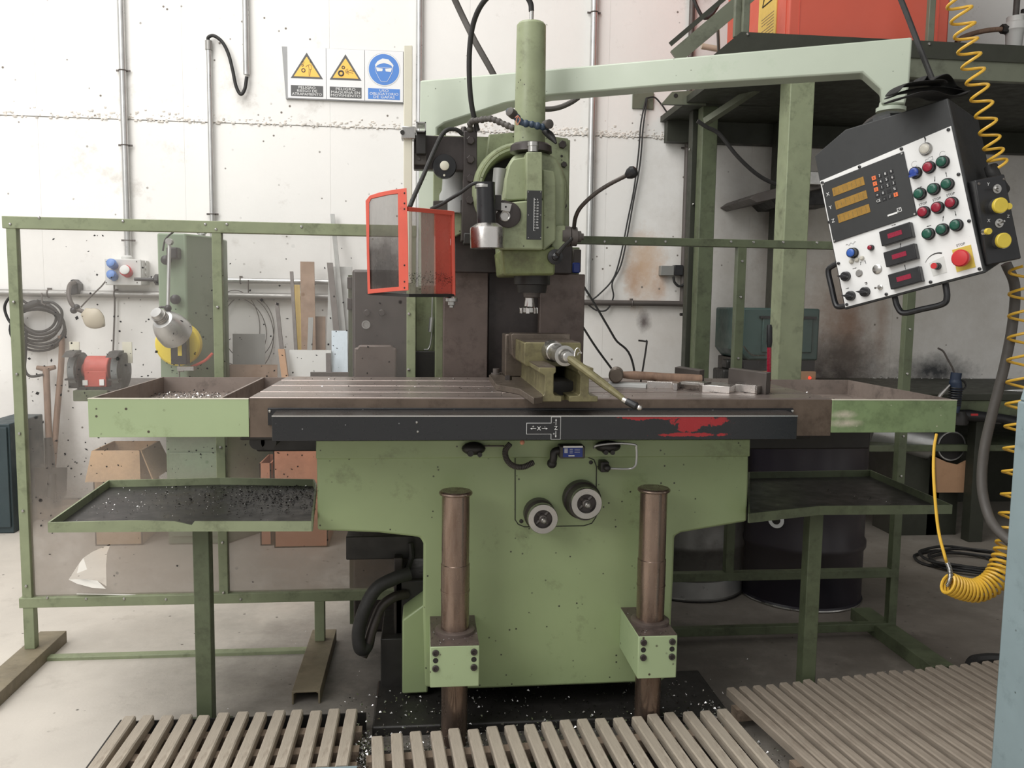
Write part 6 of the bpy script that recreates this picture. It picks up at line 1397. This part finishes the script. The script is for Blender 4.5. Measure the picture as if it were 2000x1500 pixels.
# cloth lying on the panel and folded gloves
bb = B()
def ribbon(P, w, n=3):
    P = curve(P, n); vs = []; 
    for i, p in enumerate(P):
        wv = w; vs += [p+Vector((-.1, -.9, .1))*wv*.5, p+Vector((.1, .9, .25))*wv*.5]
    bb.add(vs, [(2*i, 2*i+1, 2*i+3, 2*i+2) for i in range(len(P)-1)])
ribbon(pix((1738, 192, 2.36), (1752, 176, 2.36), (1775, 170, 2.37), (1800, 168, 2.38), (1828, 166, 2.38), (1838, 174, 2.38)), .12)
ribbon(pix((1738, 204, 2.34), (1755, 200, 2.34), (1780, 192, 2.36), (1810, 190, 2.37), (1836, 198, 2.38), (1860, 196, 2.4), (1878, 188, 2.42)), .14)
ribbon(pix((1790, 168, 2.4), (1798, 156, 2.4), (1806, 166, 2.4), (1820, 158, 2.4), (1838, 153, 2.4), (1850, 164, 2.42), (1860, 180, 2.42)), .1)
ribbon(pix((1830, 160, 2.45), (1850, 172, 2.45), (1872, 184, 2.46), (1880, 192, 2.46)), .1)
ribbon(pix((1736, 196, 2.42), (1760, 186, 2.43), (1810, 180, 2.43), (1850, 184, 2.44), (1876, 190, 2.44)), .13)
o = solo('black_cloth', bb, 'cloth_black', 'crumpled black cloth lying on top of the control panel', 'cloth'); md = o.modifiers.new('thick', 'SOLIDIFY'); md.thickness = .007; md = o.modifiers.new('sub', 'SUBSURF'); md.levels = md.render_levels = 2

# ------------------------------------------------------------------ hoses on the right
HYq = 2.28
solo('coiled_hose', helix(curve(pix((1862, -30, HYq), (1878, 30, HYq), (1890, 90, HYq), (1905, 150, HYq), (1922, 215, HYq), (1937, 280, HYq), (1952, 325, HYq)), 12), 12, .030, .0042, B(), 7, 16, .022), 'yellow_hose', 'yellow coiled air hose hanging down to the plug box', 'hose')
t = thing('coiled_hose', 'long yellow coiled hose at the right edge curving up at its lower end', 'hose', at(1960, 1100, 2.3))
cp_ = curve(pix((2002, 520, 2.3), (2000, 640, 2.3), (1996, 760, 2.3), (1990, 880, 2.3), (1982, 1000, 2.3), (1966, 1080, 2.28), (1945, 1130, 2.26), (1912, 1152, 2.25), (1880, 1150, 2.25), (1850, 1138, 2.25)), 14)
n1 = int(len(cp_)*.52)
part('coil', helix(cp_[:n1+1], 13, .040, .0042, B(), 7, 16), 'yellow_hose', t)
part('coil', helix(cp_[n1:], 20, .034, .0045, B(), 7, 16, .030), 'yellow_hose', t)
part('lead_hose', B().tube(curve(pix((1829, 848, 2.45), (1824, 880, 2.42), (1824, 940, 2.36), (1832, 1030, 2.3), (1845, 1085, 2.25), (1849, 1098, 2.25))), .0045, 8), 'yellow_hose', t)
P_ = curve(pix((1849, 1096, 2.25), (1855, 1112, 2.25), (1856, 1130, 2.25), (1850, 1146, 2.25)), 6); bb = B()
for i in range(1, len(P_)-1): bb.ring(P_[i], P_[i+1]-P_[i-1], .0058, .0018, 12, 5)
part('spring_sleeve', bb.tube(P_, .0045, 8), 'steel', t)
solo('panel_cable', B().tube(curve(pix((1965, 515, 2.36), (1982, 560, 2.36), (1978, 630, 2.36), (1963, 710, 2.36), (1940, 800, 2.36), (1922, 880, 2.36), (1918, 950, 2.34), (1930, 1005, 2.3), (1948, 1035, 2.25), (1975, 1060, 2.2))), .0145, 14), 'hose_grey', 'thick dark grey cable curving down from the control panel', 'cable')

# ------------------------------------------------------------------ blue grey column at the right edge
CYc = 1.9
t = thing('machine_column', 'blue grey painted steel column cut off by the right edge of the photo', 'column', (at(1980, 1100, CYc).x, CYc, 0))
x0 = at(1960, 1140, CYc).x; zt_ = at(1986, 782, CYc).z
part('column_body', B().box(x0, x0+.5, CYc-.35, CYc, 0, zt_), 'blue_column', t, .006)
part('column_cap', B().prism([(x0+.002, zt_), (x0+.5, zt_), (x0+.5, zt_+.05), (x0+.012, zt_+.04)], CYc-.34, CYc-.005), 'blue_column', t, .004)

# ------------------------------------------------------------------ duckboards
def duckboard(label, ox, oy, ang, n, pitch, w, length, dark, seed, frame=None, shift=0, cat='duckboard'):
    c, s = cos(ang), sin(ang)
    M = Matrix(((c, -s, 0, ox), (s, c, 0, oy), (0, 0, 1, 0), (0, 0, 0, 1)))
    t = thing('duckboard', label, cat, (ox, oy, 0), M=M); rg = random.Random(seed); protos = []
    for q in range(4):
        h = w/2; j = [rg.uniform(-.003, .003) for _ in range(4)]
        P_ = [(-h, 0), (h, 0), (h, .026), (h-.004, .03), (-h+.004, .03), (-h, .026)]
        b = B(None, True); b.prism(P_, j[0], -length+j[1]*3, 'y', [(x+j[2], z) for x, z in P_]); protos.append(b)
    objs = []
    for k in range(n):
        if k < 4: o = part('slat', protos[k], 'wood_slat' if not dark else 'wood_slat_dirt_shade', t)
        else:
            o = objs[rg.randrange(4)].copy(); COL.objects.link(o); o.parent = t
        o.location = (k*pitch+rg.uniform(-.002, .002), rg.uniform(-.008, .008)+shift*k, .07+rg.uniform(-.0015, .0015)); o.rotation_euler = (0, rg.uniform(-.02, .02), rg.uniform(-.008, .008)); objs.append(o)
    for yy in (-.07, -length*.55, -length+.06):
        part('batten', B(None, True).box(-w, (n-1)*pitch+w, yy-.03, yy+.01, .028, .07), 'wood_slat_dark', t)
    return t
t = duckboard('wooden duckboard in a steel framed tray at the lower left', -.943, 2.705, 0, 13, .0592, .037, .345, False, 3)
x0, x1, y0, y1 = -.985, -.19, 2.355, 2.745
fr_ = thing('metal_tray', 'low steel angle tray around the left duckboard', 'tray', (x0, y0, 0))
part('side_angle', B().box(x0, x0+.006, y0, y1, 0, .07).box(x0, x0+.03, y0, y1, 0, .004), 'dark_iron', fr_)
part('back_angle', B().box(x0, x1, y1-.006, y1, 0, .065), 'dark_iron', fr_)
part('front_angle', B().box(x0, x1, y0-.02, y0, 0, .098).box(x0, x1, y0-.05, y0, .094, .1), 'blue_column', fr_)
part('drip_pan', B().box(x0, x1, y0, y1, .001, .004), 'oily_steel', fr_)
duckboard('middle wooden duckboard in front of the machine', -.140, 2.525, radians(4.2), 20, .0600, .036, .8, False, 5)
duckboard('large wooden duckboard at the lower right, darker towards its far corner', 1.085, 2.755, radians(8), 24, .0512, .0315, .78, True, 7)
solo('floor_pan', B().box(-.17, 1.05, 1.2, 2.60, .001, .006), 'oily_steel', 'oily sheet metal pan on the floor under the middle duckboard', 'pan')
solo('black_mat_edge', B().tube(curve([atz(x, y, .03) for x, y in ((1895, 1296), (1905, 1288), (1930, 1285), (1960, 1286))]), .02, 8), 'rubber', 'black rubber mat edge behind the right duckboard', 'mat')
sw = chips('', lambda r: (lambda x: (x, 2.57+.05*x+r.gauss(0, .05), .01+r.random()*.03))(r.uniform(-.2, 1.0)), 1500, '', None, (.003, .012), 81)
sw2 = chips('', lambda r: (-.19+r.gauss(0, .022), r.uniform(2.35, 2.62), .01+r.random()*.05), 900, '', None, (.003, .012), 82)
sw3 = chips('', lambda r: (lambda u: (1.0+u*.08+r.gauss(0, .02), 2.78-u*.5, .02+r.random()*.03))(r.random()), 700, '', None, (.003, .011), 83)
sw4 = chips('', lambda r: (r.uniform(-.95, -.2), r.uniform(2.4, 2.73), .01), 300, '', None, (.002, .008), 84)
sw5 = chips('', lambda r: (r.uniform(-.7, 2.2), r.uniform(2.75, 3.7), .003), 420, '', None, (.0015, .005), 85)
sw6 = chips('', lambda r: (r.uniform(.1, 2.0), 2.5-abs(r.gauss(0, .4)), .012+r.random()*.02), 900, '', None, (.003, .01), 86)
for b_ in (sw2, sw3, sw4, sw5, sw6): sw.add(b_.V, b_.F)
solo('metal_swarf', sw, 'swarf', kind='stuff', label='shiny metal swarf scattered on the floor and between slats', origin=False)

# ------------------------------------------------------------------ groups of alike things
for o in S.objects:
    if o.parent or 'category' not in o or 'group' in o: continue
    n = o.name.split('.')[0]
    g = {'steel_strip': 'metal offcuts leaning at the wall', 'steel_plate': 'metal offcuts leaning at the wall', 'brass_strip': 'metal offcuts leaning at the wall', 'steel_bar': 'metal offcuts leaning at the wall',
         'flat_bar': 'metal offcuts leaning at the wall', 'sheet_offcut': 'metal offcuts leaning at the wall', 'short_bar': 'metal offcuts leaning at the wall', 'painted_board': 'metal offcuts leaning at the wall', 'crate_side': 'metal offcuts leaning at the wall', 'wooden_stick': 'metal offcuts leaning at the wall',
         'duckboard': 'duckboards in front of the machine', 'drip_tray': 'drip trays on posts', 'conduit': 'conduits on the back wall', 'wall_pipe': 'pipes along the back wall', 'steel_block': 'steel blocks on the table',
         'machined_part': 'machined workpieces on the table', 'machined_bar': 'machined workpieces on the table', 'oil_drum': 'drums under the right tray', 'steel_drum': 'drums under the right tray',
         'left_screen': 'green screens beside the machine', 'right_screen': 'green screens beside the machine', 'coiled_hose': 'yellow coiled air hoses', 'cardboard_box': 'cardboard boxes behind the left tray', 'low_carton': 'cardboard boxes behind the left tray',
         'slack_cable': 'black cables right of the column', 'spade': 'shovels at the left wall', 'shovel': 'shovels at the left wall', 'duct_elbow': 'ducts under the bench', 'duct_pipe': 'ducts under the bench', 'duct_offcut': 'ducts under the bench'}.get(n)
    if g: o['group'] = g
